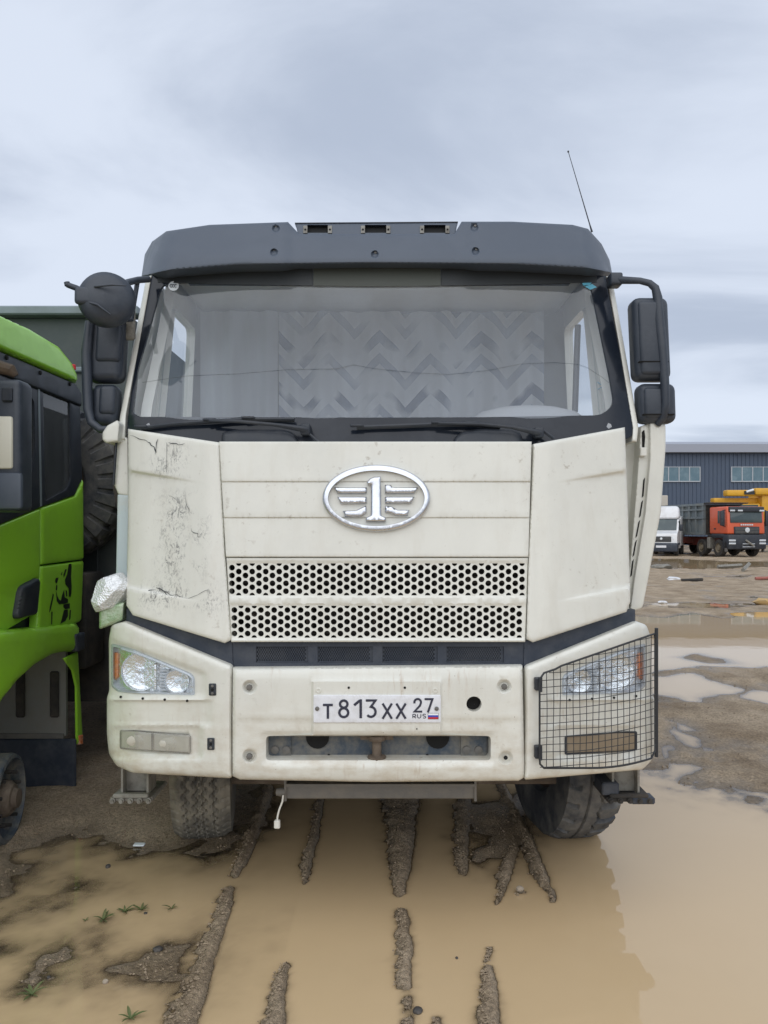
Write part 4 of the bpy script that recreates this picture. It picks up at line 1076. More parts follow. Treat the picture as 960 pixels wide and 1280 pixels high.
for (cx, cy) in ((345, 286), (342.5, 315.5), (468.5, 318), (593, 284.5), (594.5, 314), (468, 297)):
    p = S1(cx, cy, f_visor, 0.002 - (0.030 if 372 < cx < 572 else 0)); s = MB()
    s.lathe([(0.014, 0), (0.014, 0.004), (0.0005, 0.005)], 14, Matrix.Translation(p) @ Matrix.Rotation(R(70), 4, 'X')); s.build('screw_recess', 'dark_hole', vis)
    MB().lathe([(0.007, 0.0), (0.007, 0.011), (0.0005, 0.012)], 6, Matrix.Translation((p[0] + 0.003, p[1], p[2] + 0.002)) @ Matrix.Rotation(R(70), 4, 'X')).build('screw', 'steel', vis)
lp = panel('light_panel', [(369, 279), (572, 277.5), (569, 295), (373, 295)], f_visor, 'visor', T, sp=8, lip=1.5, lipd=0.006, thick=0.08, off=-0.055,
           holes=[rect(x0 + 5, 281, x1 - 5, 291, 1)[::-1] for x0, x1 in ((379, 415), (451, 488), (525, 562))])
panel('light_panel_edge', [(368.5, 278.2), (572.5, 276.8), (572.5, 277.8), (368.5, 279.2)], f_visor, 'black', lp, sp=10, lip=0, thick=0.05, off=-0.05)
for x0, x1 in ((379, 415), (451, 488), (525, 562)):
    panel('marker_light_socket', rect(x0 + 4, 280.5, x1 - 4, 291.5), f_visor, 'dark_hole', lp, sp=20, lip=0, thick=0.01, off=-0.085)
    for x in (x0 + 2.6, x1 - 2.6):
        c = panel('marker_clip', rect(x - 2.6, 282, x + 2.6, 291.5, 0.6), f_visor, 'bracket', lp, sp=4, lip=0.6, lipd=0.003, thick=0.01, off=-0.046)
        p = S1(x, 287, f_visor, -0.044); MB().lathe([(0.005, 0), (0.005, 0.003), (0.0004, 0.0035)], 8, Matrix.Translation(p) @ Matrix.Rotation(R(70), 4, 'X')).build('clip_hole', 'dark_hole', c)
lf = [(296, 287), (299, 289), (300, 293), (298, 297), (295.5, 296), (294.5, 292)]
lobj = panel('fallen_leaf', lf, f_visor, 'leaf_yellow', None, sp=3, lip=0, thick=0.001, off=0.030); tag(lobj, 'small yellow-green leaf stuck on the grey roof visor of the cream truck', 'leaf')

# cab shell: sides with window openings, roof, back wall, floor, dash, seats, curtain
def cab_side(s):
    xw = lambda z: XC + s * (1.205 - 0.045 * (z - 1.0) / 1.0)
    mf = lambda u, v, o: np.stack([xw(v) - s * (0 - o), u, v], -1)
    ol = [(0.42, 1.02), (1.5, 1.02), (1.5, 3.05), (0.80, 3.08), (0.74, 2.84), (0.48, 2.3), (0.40, 2.0)]
    win = rounded([(0.68, 2.18), (1.22, 2.18), (1.22, 2.86), (0.80, 2.86)], 0.05)
    p = panel('cab_side', ol, None, 'cream', T, holes=[win[::-1] if False else win], sp=0.15, lip=0.0, thick=0.05, mapf=mf, tvec=(-s, 0, 0))
    q = panel('side_window', [(0.66, 2.16), (1.24, 2.16), (1.24, 2.88), (0.78, 2.88)], None, 'side_glass', T, sp=0.3, lip=0.0, thick=0.004, mapf=mf, tvec=(-s, 0, 0), off=-0.02)
    return p
cab_side(1); cab_side(-1)
def on_side(px, py):      # a point on the inner face of the right-hand side window
    x = XC + 1.135; D = x * F / (px - CX); return (x - 0.004, D + CAMY, CAMH - (py - HZ) * D / F)
MB().tube([on_side(*q) for q in ((739.5, 483), (748, 477.5), (755, 483), (747, 487.5))], 0.0035, 5, closed=True).build('window_sticker', 'sticker_blue', T)
rf = MB(); rf.rbox(XC - 1.10, XC + 1.10, 0.74, 1.52, 3.0, 3.185, 0.07, 3); rf.build('cab_roof', 'cream', T)
hb = MB(); hb.box(XC - 1.0, XC + 1.0, 0.60, 0.82, 2.985, 2.995); hb.build('roof_header', 'liner_dark', T)
bw = MB(); bw.box(XC - 1.16, XC + 1.16, 1.42, 1.46, 1.02, 3.05); bw.build('cab_back', 'interior', T)
fl_ = MB(); fl_.box(XC - 1.15, XC + 1.15, 0.40, 1.42, 1.02, 1.10); fl_.build('cab_floor', 'chassis', T)
ds = MB(); ds.rbox(XC - 1.10, XC + 1.10, 0.335, 0.78, 1.85, 2.205, 0.03, 2)
ds.build('dashboard', 'interior', T)
bn = MB(); bn.lathe([(0.30, 0), (0.29, 0.05), (0.24, 0.085), (0.15, 0.108), (0.001, 0.115)], 28, Matrix.Translation((0.72, 0.60, 2.195)) @ Matrix.Diagonal((1.0, 0.6, 1, 1))); bn.build('instrument_hood', 'interior', T)
sw = MB(); sw.tube([(0.70 + 0.23 * math.cos(a), 0.86 + 0.14 * math.sin(a), 2.17 + 0.17 * math.sin(a)) for a in np.linspace(0, 2 * math.pi, 32, endpoint=False)], 0.016, 8, closed=True); sw.build('steering_wheel', 'black', T)
for sx in (-0.62, 0.66):
    se = MB(); se.rbox(sx - 0.25, sx + 0.25, 0.98, 1.12, 1.6, 2.30, 0.06, 3); se.rbox(sx - 0.26, sx + 0.26, 0.66, 1.12, 1.5, 1.68, 0.05, 2); se.build('seat', 'fabric', T)
for (a, b) in ((197, 391), (391.6, 551), (551.6, 746)):
    bot = lambda x: 357.5 - 0.000045 * (x - 470) ** 2 - 0.004 * abs(x - 470)
    top = lambda x: 330 + 0.00012 * (x - 470) ** 2
    xs_ = np.linspace(a, b, 8)
    panel('sunshade_band', [(x, top(x)) for x in xs_] + [(x, bot(x)) for x in xs_[::-1]], f_glass, 'liner' if 391 < a < 392 else 'liner_dark', T, sp=14, lip=0, thick=0.002, off=0.0065 if 391 < a < 392 else 0.006)
def curtain_mat():
    m = bpy.data.materials.new('chevron curtain'); m.use_nodes = True; nt = m.node_tree; L = nt.links.new; b = nt.nodes['Principled BSDF']; b.inputs['Roughness'].default_value = 0.9
    tc = N(nt, 'ShaderNodeTexCoord'); s = N(nt, 'ShaderNodeSeparateXYZ'); L(tc.outputs['Object'], s.inputs[0])
    pp = N(nt, 'ShaderNodeMath', operation='PINGPONG'); pp.inputs[1].default_value = 0.150; L(s.outputs[0], pp.inputs[0])
    pm = N(nt, 'ShaderNodeMath', operation='MULTIPLY'); pm.inputs[1].default_value = 1.05; L(pp.outputs[0], pm.inputs[0])
    ad = N(nt, 'ShaderNodeMath', operation='ADD'); L(pm.outputs[0], ad.inputs[0]); L(s.outputs[2], ad.inputs[1])
    def band(per, lo, ph, sc, a, bb):
        q0 = N(nt, 'ShaderNodeMath', operation='ADD'); q0.inputs[1].default_value = ph; L(ad.outputs[0], q0.inputs[0])
        q = N(nt, 'ShaderNodeMath', operation='MODULO'); q.inputs[1].default_value = per; L(q0.outputs[0], q.inputs[0])
        g = N(nt, 'ShaderNodeMath', operation='LESS_THAN'); g.inputs[1].default_value = lo; L(q.outputs[0], g.inputs[0])
        n = N(nt, 'ShaderNodeTexNoise', i_Scale=sc, i_Detail=1.0); L(tc.outputs['Object'], n.inputs['Vector'])
        r = N(nt, 'ShaderNodeMapRange'); r.inputs[1].default_value = a; r.inputs[2].default_value = bb; L(n.outputs['Fac'], r.inputs[0])
        f = N(nt, 'ShaderNodeMath', operation='MULTIPLY'); L(g.outputs[0], f.inputs[0]); L(r.outputs[0], f.inputs[1]); return f.outputs[0]
    m1 = N(nt, 'ShaderNodeMix', data_type='RGBA'); m1.inputs['A'].default_value = (0.42, 0.44, 0.465, 1); m1.inputs['B'].default_value = (0.05, 0.075, 0.13, 1); L(band(0.30, 0.075, 5.0, 6.0, 0.42, 0.58), m1.inputs['Factor'])
    m2 = N(nt, 'ShaderNodeMix', data_type='RGBA'); L(m1.outputs['Result'], m2.inputs['A']); m2.inputs['B'].default_value = (0.20, 0.23, 0.29, 1); L(band(0.30, 0.065, 5.125, 4.0, 0.38, 0.55), m2.inputs['Factor'])
    L(m2.outputs['Result'], b.inputs['Base Color'])
    return m
M['curtain'] = curtain_mat()
vs, fs = [], []; nx_ = 90
for i in range(nx_ + 1):
    x = -0.62 + 1.56 * i / nx_; y = 1.28 + 0.018 * math.sin(i * 0.75) + 0.008 * math.sin(i * 0.31)
    vs += [(x, y, 1.9), (x, y, 2.98)]
for i in range(nx_): fs.append((2 * i, 2 * i + 2, 2 * i + 3, 2 * i + 1))
MB().add(vs, fs).build('curtain', 'curtain', T, 60)
vs, fs = [], []
for i in range(31):
    x = -1.08 + 0.455 * i / 30; y = 1.27 + 0.012 * math.sin(i * 0.9) + 0.006 * math.sin(i * 0.4)
    vs += [(x, y, 1.9), (x, y, 2.98)]
for i in range(30): fs.append((2 * i, 2 * i + 2, 2 * i + 3, 2 * i + 1))
M['curtain_plain'] = mat('plain pale curtain', (0.36, 0.38, 0.405), 0.9)
MB().add(vs, fs).build('curtain', 'curtain_plain', T, 60)
gr = MB(); gr.tube([(0.98, 0.70, 2.3), (1.0, 0.72, 2.75)], 0.016, 8); gr.build('grab_handle', 'black', T)
dm = [(720, 490), (732, 481), (742, 489), (731, 498)]

# right door edge with air deflector, left corner with bracket, bare jamb and foil-wrapped lamp
panel('door_deflector', rounded([(812, 528), (832, 530), (832, 560), (826, 640), (808, 735), (803, 761), (787, 764), (792, 725), (806, 640), (812, 575)], [3, 4, 3, 0, 3, 6, 3, 0, 0, 0]), const(0.40), 'cream', T, sp=6, lip=3, lipd=0.012, thick=0.55)
dj = panel('door_jamb', [(801, 533), (813, 528), (812.5, 576), (806.5, 640), (793, 725), (787.5, 763), (785, 735), (793, 640), (797, 590)], const(0.425), 'cream', T, sp=7, lip=1.5, lipd=0.006, thick=0.3)
for (x0, y0, x1, y1) in ((805, 598, 803.3, 622), (802.6, 626, 799.6, 647), (798.9, 651, 795.3, 672), (794.7, 676, 791.6, 696), (791, 700, 788.8, 721)):
    panel('jamb_slot', [(x0 - 0.7, y0 + 2), (x0 + 1.3, y0 - 1), (x1 + 1.2, y1 - 2), (x1 - 0.7, y1)], const(0.425), 'dark_hole', dj, sp=6, lip=0, thick=0.004, off=0.004)
panel('jamb_slot', rounded([(802.5, 540), (805.5, 537), (806.5, 546), (805.5, 561), (803, 560)], 1), const(0.425), 'dark_hole', dj, sp=6, lip=0, thick=0.004, off=0.004)
hg = S1(804, 565, const(0.425), 0.01); MB().rbox(hg[0] - 0.02, hg[0] + 0.012, hg[1] - 0.02, hg[1] + 0.03, hg[2] - 0.022, hg[2] + 0.02, 0.004, 1).build('door_hinge', 'cream', dj)
panel('cab_corner', [(781, 545), (802, 548), (800, 600), (795, 640), (787, 760), (781, 764)], const(0.50), 'cream', T, sp=10, lip=0, thick=0.3)
panel('cab_corner', [(143, 530), (164, 530), (164, 770), (145, 770), (147, 640), (141, 610)], const(0.50), 'chassis', T, sp=12, lip=0, thick=0.3)
panel('door_jamb', rounded([(146, 540), (160, 548), (161, 620), (148, 618), (142, 604)], 2), const(0.36), 'cream', T, sp=6, lip=2, lipd=0.01, thick=0.3)
panel('bare_jamb', rounded([(147, 618), (162, 619), (161, 730), (145, 722)], 2), const(0.36), 'primer', T, sp=6, lip=2, lipd=0.01, thick=0.3)['label'] = 'pale blue unpainted jamb strip'
gp_ = MB(); gp_.tube([P3(147, 536, 0.34), P3(145, 560, 0.345), P3(143, 590, 0.345), P3(142, 606, 0.35)], 0.006, 6); gp_.build('jamb_seal', 'black', T)
# mirror mount on the left
panel('mirror_mount', rounded([(128, 541), (134, 532), (147, 525), (150, 530), (148, 552), (133, 554), (128, 550)], 2), const(0.30), 'cream', T, sp=5, lip=3, lipd=0.015, thick=0.10)
bm = bmesh.new(); bmesh.ops.create_icosphere(bm, subdivisions=5, radius=1.0)
c = Vector(P3(138, 741, 0.22))
rr = random.Random(3)
dirs = [(Vector((rr.gauss(0, 1), rr.gauss(0, 1), rr.gauss(0, 1))).normalized(), rr.uniform(0.75, 1.0)) for _ in range(46)]
for v in bm.verts:
    d = v.co.normalized()
    k = min([1.08] + [q / max(0.2, d.dot(n_)) for n_, q in dirs if d.dot(n_) > 0.2])
    v.co = c + Vector((d.x * 0.092 * k, d.y * 0.08 * k, d.z * 0.092 * k + 0.035 * d.x))
MB().bm(bm).build('foil_wrapped_lamp', 'foil', T, 12); bm.free()
panel('lamp_stub', rounded([(124, 762), (140, 755), (156, 752), (154, 775), (140, 781), (124, 787)], 3), const(0.20), 'foil_green', T, sp=4, lip=3, lipd=0.02, thick=0.12)

# mirrors
def mirror_parts():
    A = lambda px, py, y: P3(px, py, y)
    # right: arm, large and small shell
    r_ = bpy.data.objects.new('mirror', None); COL.objects.link(r_); r_.parent = T; r_['_base'] = T['_base']
    m = MB(); m.tube([A(764, 349, 0.50), A(772, 350, 0.46), A(800, 351, 0.40), A(812, 354, 0.38), A(819, 360, 0.37), A(822, 372, 0.37), A(824, 400, 0.36), A(828, 440, 0.36), A(831, 480, 0.36), A(832, 505, 0.36), A(829, 522, 0.37), A(822, 530, 0.40)], [0.017, 0.019, 0.015, 0.016, 0.019, 0.022, 0.024, 0.024, 0.021, 0.02, 0.018, 0.017], 12); m.build('mirror_arm', 'mirror_black', r_, 60)
    m = MB(); p = A(769, 350, 0.47); m.rbox(p[0] - 0.03, p[0] + 0.03, p[1] - 0.03, p[1] + 0.05, p[2] - 0.03, p[2] + 0.03, 0.01, 2); m.build('mirror_bracket', 'mirror_black', r_, 60)
    def shell(x0, y0, x1, y1, Y, dpt, sk, split):
        a = A(x0, y1, Y); b = A(x1, y0, Y)
        tp = lambda x, y, z: (x - sk * (z - (a[2] + b[2]) / 2), y, z)
        m = MB(); m.rbox(a[0], b[0], Y, Y + dpt, a[2], b[2], 0.035, 4, taper=tp); o = m.build('mirror_shell', 'mirror_black', r_, 60)
        zc = a[2] + (b[2] - a[2]) * split
        m2 = MB(); m2.rbox(a[0] + 0.018, b[0] - 0.04, Y - 0.010, Y + 0.03, a[2] + 0.02, b[2] - 0.022, 0.02, 3, taper=tp); m2.build('mirror_cover', 'mirror_black', o, 60)
        m3 = MB(); m3.rbox(a[0] + 0.01, b[0] - 0.02, Y - 0.014, Y + 0.02, zc - 0.004, zc + 0.002, 0.002, 1, taper=tp); m3.build('mirror_groove', 'dark_hole', o, 60)
        m4 = MB(); m4.rbox(a[0] + 0.015, b[0] - 0.015, Y + dpt - 0.004, Y + dpt + 0.004, a[2] + 0.02, b[2] - 0.02, 0.003, 1, taper=tp); m4.build('mirror_glass', 'chrome', o, 60)
    shell(794, 370, 839, 474, 0.36, 0.12, 0.045, 0.21)
    shell(800, 478, 847, 528, 0.37, 0.11, 0.03, 0.2)
    # left: round front mirror on an arm, two shells, stay
    l_ = bpy.data.objects.new('mirror', None); COL.objects.link(l_); l_.parent = T; l_['_base'] = T['_base']
    c = A(133, 373, 0.18); a = 35 * (0.18 - CAMY) / F
    disc = Matrix.Translation(c) @ Matrix.Rotation(R(14), 4, 'Z') @ Matrix.Rotation(R(86), 4, 'X')
    m = MB(); m.lathe([(0.001, 0.052), (a * 0.35, 0.048), (a * 0.7, 0.036), (a * 0.92, 0.016), (a, -0.012), (a * 0.99, -0.035), (a * 0.95, -0.042), (0.001, -0.042)], 40, disc)
    o = m.build('round_mirror', 'mirror_black', l_, 50)
    m = MB(); m.rbox(-0.130, -0.015, -0.042, 0.036, 0.0, 0.040, 0.016, 3, disc, taper=lambda x, y, z: (x, y, z + 0.10 * (x + 0.07) * (z > 0.02))); m.build('mirror_boss', 'mirror_black', o, 50)
    m = MB(); m.tube([A(118, 358, 0.125), A(140, 356, 0.11), A(158, 357, 0.13)], [0.006, 0.005, 0.003], 8); m.tube([A(104, 376, 0.14), A(122, 381, 0.115), A(138, 393, 0.13)], [0.006, 0.006, 0.003], 8); m.build('mirror_rib', 'mirror_black', o, 60)
    m = MB(); m.tube([A(104, 365, 0.16), A(95, 360, 0.15), A(84, 356, 0.145)], [0.016, 0.013, 0.012], 10); m.tube([A(84.5, 357, 0.145), A(83.5, 353, 0.145)], 0.013, 10); m.build('mirror_knob', 'mirror_black', o, 60)
    m = MB(); m.tube([A(186, 349, 0.50), A(172, 350, 0.44), A(160, 353, 0.32), A(152, 360, 0.24)], 0.016, 10)
    m.tube([A(172, 351, 0.45), A(164, 400, 0.40), A(150, 400, 0.34)], 0.012, 8)
    m.tube([A(112, 402, 0.36), A(108, 440, 0.36), A(109, 480, 0.36), A(110, 512, 0.35), A(114, 528, 0.35), A(126, 537, 0.34), A(142, 536, 0.34)], [0.02, 0.024, 0.024, 0.022, 0.02, 0.018, 0.016], 12); m.build('mirror_arm', 'mirror_black', l_, 60)
    m = MB(); m.rbox(*(A(147, 0, .4)[0], A(166, 0, .4)[0]), 0.42, 0.45, A(0, 425, .43)[2], A(0, 385, .43)[2], 0.01, 1); m.build('mirror_stay', 'bracket', l_, 60)
    def lsh(x0, y0, x1, y1, Y, dpt, split):
        a = A(x0, y1, Y); b = A(x1, y0, Y)
        tp = lambda x, y, z: (x + 0.05 * (z - (a[2] + b[2]) / 2), y, z)
        m = MB(); m.rbox(a[0], b[0], Y, Y + dpt, a[2], b[2], 0.04, 4, taper=tp); o = m.build('mirror_shell', 'mirror_black', l_, 60)
        zc = a[2] + (b[2] - a[2]) * split
        m2 = MB(); m2.rbox(a[0] + 0.05, b[0] - 0.004, Y - 0.012, Y + 0.03, zc, b[2] - 0.01, 0.02, 3, taper=tp); m2.build('mirror_cover', 'mirror_black', o, 60)
        m4 = MB(); m4.rbox(a[0] + 0.02, b[0] - 0.02, Y + dpt - 0.004, Y + dpt + 0.004, a[2] + 0.03, b[2] - 0.03, 0.003, 1, taper=tp); m4.build('mirror_glass', 'chrome', o, 60)
    lsh(106, 392, 152, 476, 0.37, 0.12, 0.28); lsh(110, 479, 145, 531, 0.37, 0.11, 0.25)
mirror_parts()
MB().tube([P3(740, 290, 0.9), P3(737, 280, 0.9), P3(724, 236, 0.9), P3(710.5, 190, 0.9)], [0.006, 0.0035, 0.0025, 0.0018], 6).build('antenna', 'black', T)
tip = MB(); tip.lathe([(0.0005, -0.006), (0.005, -0.003), (0.005, 0.003), (0.0005, 0.006)], 8, Matrix.Translation(P3(710.3, 189.5, 0.9))); tip.build('antenna_tip', 'black', T)

# below the bumper: cross beam, step brackets, cable, axle, rails, wheels
cbm = MB(); a = P3(357, 998, 0.20); b = P3(594, 979, 0.20); cbm.rbox(a[0], b[0], 0.19, 0.25, a[2], b[2], 0.006, 1); cbm.box(a[0] + 0.005, b[0] - 0.005, 0.175, 0.195, b[2] - 0.008, b[2] + 0.004); cbm.box(b[0] - 0.006, b[0] + 0.004, 0.18, 0.30, a[2] - 0.006, b[2] + 0.06); cbm.box(a[0] - 0.004, a[0] + 0.006, 0.18, 0.30, a[2] - 0.006, b[2] + 0.06)
cbm.build('cross_beam', 'steel', T)
p = P3(351, 990, 0.19); kb = MB(); kb.lathe([(0.018, -0.02), (0.02, 0.0), (0.016, 0.02), (0.001, 0.022)], 12, Matrix.Translation(p) @ Matrix.Rotation(R(-90), 4, 'Y'), cap0=True); kb.build('beam_end_bolt', 'steel', T)
cb_ = MB(); cb_.tube([P3(354, 994, 0.17), P3(353, 1002, 0.165), P3(349, 1012, 0.16), P3(347, 1020, 0.16), P3(346.5, 1026, 0.16)], 0.0042, 8); cbo = cb_.build('loose_cable', 'white_plastic', T)
p = P3(346.5, 1030, 0.16); MB().rbox(p[0] - 0.013, p[0] + 0.013, p[1] - 0.012, p[1] + 0.012, p[2] - 0.018, p[2] + 0.018, 0.004, 1).build('cable_plug', 'white_plastic', cbo)
for (x0, x1, s) in ((141, 194, -1), (755, 812, 1)):
    a = P3(x0, 999, 0.40); b = P3(x1, 968, 0.40); st_ = MB(); w = b[0] - a[0]; mt = 'bracket' if s < 0 else 'chassis'
    st_.rbox(a[0], b[0], 0.36, 0.60, a[2], a[2] + 0.022, 0.006, 1)
    st_.rbox(a[0] + 0.015, b[0] - 0.02, 0.35, 0.38, a[2] + 0.02, a[2] + 0.04, 0.005, 1)
    so_ = st_.build('step', mt, T)
    q = MB(); xm = a[0] + w * (0.55 if s < 0 else 0.45)
    q.box(xm - 0.065, xm - 0.055, 0.38, 0.50, a[2] + 0.03, b[2] + 0.06); q.box(xm + 0.055, xm + 0.065, 0.38, 0.50, a[2] + 0.03, b[2] + 0.06); q.box(xm - 0.055, xm + 0.055, 0.43, 0.45, a[2] + 0.03, b[2] + 0.06)
    q.build('step_hanger', 'bracket', so_)
    for k in range(5):
        u = a[0] + w * (0.08 + 0.21 * k); q = MB(); q.lathe([(0.014, 0), (0.014, 0.022), (0.009, 0.024), (0.009, 0.035), (0.001, 0.035)], 8, Matrix.Translation((u, 0.37, a[2] + 0.01)) @ Matrix.Rotation(R(90), 4, 'X')); q.build('step_bolt', mt, so_)
    if s > 0:
        q = MB(); q.rbox(b[0] - 0.10, b[0] + 0.01, 0.35, 0.42, a[2] - 0.008, a[2] + 0.025, 0.006, 1); q.rbox(a[0] - 0.02, a[0] + 0.06, 0.36, 0.50, a[2] + 0.03, a[2] + 0.09, 0.006, 1); q.build('step_clamp', 'black_dusty', so_)
WR, WW, SINK = 0.55, 0.315, 0.05
for s, pat, tm in ((-1, 'zigzag', 'rubber'), (1, 'lug', 'rubber_dark')):
    add_wheel(T, (XC + s * 1.02 + 0.02, 1.20, WR - SINK), WR, WW, R(9), pat, tm, 'rim', 300, s)
ax_ = MB(); ax_.rbox(-0.9, 0.85, 1.12, 1.28, 0.38, 0.52, 0.03, 2); ax_.build('front_axle', 'chassis', T)
tr_ = MB(); tr_.tube([(-0.95, 0.86, 0.36), (0.92, 0.86, 0.36)], 0.024, 8); tr_.build('tie_rod', 'rust', T)
for s in (-0.42, 0.37):
    lf_ = MB()
    for k in range(5):
        h_ = 0.75 - 0.09 * k; lf_.tube([(s, 1.2 - h_, 0.60 + 0.10 * h_ * h_ / 0.56 - 0.022 * k), (s, 1.2, 0.58 - 0.022 * k), (s, 1.2 + h_, 0.60 + 0.10 * h_ * h_ / 0.56 - 0.022 * k)], 0.012, 4)
    lf_.build('leaf_spring', 'rust', T)
ch = MB()
for s in (-0.42, 0.37): ch.box(s - 0.04, s + 0.04, 0.3, 8.2, 0.72, 1.0)
for y in (0.8, 2.4, 4.2, 6.0, 7.8): ch.box(-0.40, 0.35, y, y + 0.1, 0.76, 0.96)
ch.rbox(-0.32, 0.28, 0.7, 2.0, 0.42, 1.3, 0.06, 2); ch.build('chassis_frame', 'chassis', T)
for s in (-1, 1):
    mg = MB(); pr_ = []
    for k in range(13):
        an = math.pi * (0.02 + 0.96 * k / 12); pr_.append((1.2 - 0.68 * math.cos(an), 0.50 + 0.66 * math.sin(an)))
    inn_ = [(1.2 + (y - 1.2) * 0.96, 0.5 + (z - 0.5) * 0.96) for y, z in pr_]
    mg.prism(pr_ + inn_[::-1], XC + s * 0.80, XC + s * 1.20, lambda u, v, w: (w, u, v)); mg.build('mudguard', 'black_dusty', T)
    fk = MB(); fk.box(XC + s * 1.21 - 0.01, XC + s * 1.21 + 0.01, 0.5, 1.5, 1.0, 1.2); fk.build('cab_step_skirt', 'cream', T)
for y in (3.2, 5.6, 6.95):
    for s in (-1, 1):
        add_wheel(T, (XC + s * 1.02, y, WR - SINK), WR, WW, 0, None, 'rubber', 'rim', 40, s)
        if y > 4: add_wheel(T, (XC + s * 0.67, y, WR - SINK), WR, WW * 0.95, 0, None, 'rubber', 'rim', 40, s)
db = MB(); db.prism([(1.9, 1.12), (8.3, 1.12), (8.3, 2.75), (1.9, 2.75)], XC - 1.2, XC + 1.2, lambda u, v, w: (w, u, v)); dbo = db.build('dump_body', 'dumpgreen', T)
for s in (-1, 1):
    for k in range(9):
        q = MB(); q.box(XC + s * 1.2 - 0.05, XC + s * 1.2 + 0.05, 2.0 + 0.75 * k, 2.1 + 0.75 * k, 1.15, 2.7); q.build('body_rib', 'dumprail', dbo)

# ------------------------------------------------------------------ the green truck on the left
GT = thing('dump_truck', 'bright green dump truck at the left edge with black window band and missing front tyre', 'truck', (-3.2, 1.0, 0.0))
XG = -2.0
def mg_(px, py, o):
    D = -XG * F / (CX - px); return np.stack([XG + o, D + CAMY, CAMH - (py - HZ) * D / F], -1)
def gy(px, z): return HZ + (CAMH - z) * (CX - px) / (-XG)
def gpanel(name, ol, mt, **k):
    d = dict(sp=10, lip=2, lipd=0.01, thick=0.04, mapf=mg_, tvec=(-1, 0, 0)); d.update(k)
    return panel(name, ol, None, mt, GT if 'par' not in k else k['par'], **{a: b for a, b in d.items() if a != 'par'})
E0 = -190
def tumble(x, y):   # the upper half of the cab leans inwards
    D = -XG * F / (CX - x); z = CAMH - (y - HZ) * D / F
    return -0.02 * np.maximum(0, z - 1.75) - 0.12 * np.maximum(0, z - 2.60) ** 1.5
gpanel('roof_side', [(E0, gy(E0, 2.64)), (0, 437), (97, 479), (97, 469), (91, 453), (76, 433), (40, 411), (0, 393), (E0, gy(E0, 2.82))], 'green', lip=5, lipd=0.03, relief=tumble, off=0.035, thick=0.25)
gpanel('drip_band', [(E0, gy(E0, 2.638)), (0, 438), (97, 480), (104, 492), (104, 508), (60, 490), (0, 466), (E0, gy(E0, 2.52))], 'black', lip=2, relief=tumble, off=0.012)
for p_ in ((9, 447), (51, 466), (88, 480)):
    q = mg_(np.array([float(p_[0])]), np.array([float(p_[1])]), np.array([0.0]))[0]
    MB().lathe([(0.014, 0), (0.012, 0.008), (0.001, 0.009)], 8, Matrix.Translation((q[0] - 0.005, q[1], q[2])) @ Matrix.Rotation(R(90), 4, 'Y')).build('band_screw', 'dark_hole', GT)
RW = rounded([(57, 487), (91, 499), (90, 600), (85, 612), (57, 627)], 4)
FW = rounded([(-150, 432), (32, 487), (46, 500), (46, 560), (36, 620), (-150, 665)], 6)
gpanel('window_band', [(E0, gy(E0, 2.519)), (0, 466), (104, 508), (105, 598), (95, 619), (50, 635), (0, 656), (E0, gy(E0, 1.62))], 'black', holes=[RW, FW], relief=tumble, sp=12)
gpanel('side_window', RW, 'dark_glass', relief=tumble, lip=0, thick=0.005, off=-0.012)
gpanel('side_window', FW, 'dark_glass', relief=tumble, lip=0, thick=0.005, off=-0.012)
gpanel('window_post', [(50.5, 485), (52.3, 486), (52.3, 632), (50.5, 633)], 'dumprail', relief=tumble, lip=0, thick=0.01, off=0.004)
door = gpanel('door', [(E0, gy(E0, 1.615)), (0, 657), (51, 636), (51, 707), (48, 766), (0, 795), (E0, gy(E0, 1.10))], 'green', relief=lambda x, y: -0.012 * smoothstep(735, 742, y + 0.28 * x) )
gpanel('door_handle', rounded([(24, 733), (44, 722), (47, 727), (43, 768), (19, 774), (18, 768)], 4), 'black', par=door, lip=4, lipd=0.02, thick=0.03, off=0.028, sp=5)
gpanel('cab_side', [(52.5, 635), (95, 620), (105.5, 600), (106, 699), (52.5, 706)], 'green', lip=2.5, lipd=0.015)
low = gpanel('locker_door', [(52.5, 708), (106, 701), (103, 776), (97, 779), (48, 792), (50, 750)], 'green', lip=2.5, lipd=0.015)
gpanel('wheel_arch', [(E0, gy(E0, 1.15)), (0, 788), (47, 784), (97, 778), (98, 815), (82, 814), (62, 819), (40, 832), (18, 852), (0, 874), (-35, 930), (-70, 1010), (-110, 1060), (E0, gy(E0, 0.45))], 'green', lip=8, lipd=0.05, off=0.035, thick=0.35)
gpanel('rear_flange', [(79, 823), (96, 815), (102, 924), (95.5, 930), (94.5, 858), (90, 838)], 'green', lip=1, lipd=0.004, thick=0.012, off=0.01)
gpanel('marker_light', rounded([(96, 919), (101.5, 918), (101.5, 930), (96.5, 931)], 1), 'orange_lens', lip=1.5, off=0.018, sp=4, thick=0.015)
gpanel('flange_cap', rounded([(86, 793), (98, 790), (97, 812), (88, 815)], 2), 'black_dusty', lip=2, off=0.05, sp=5)
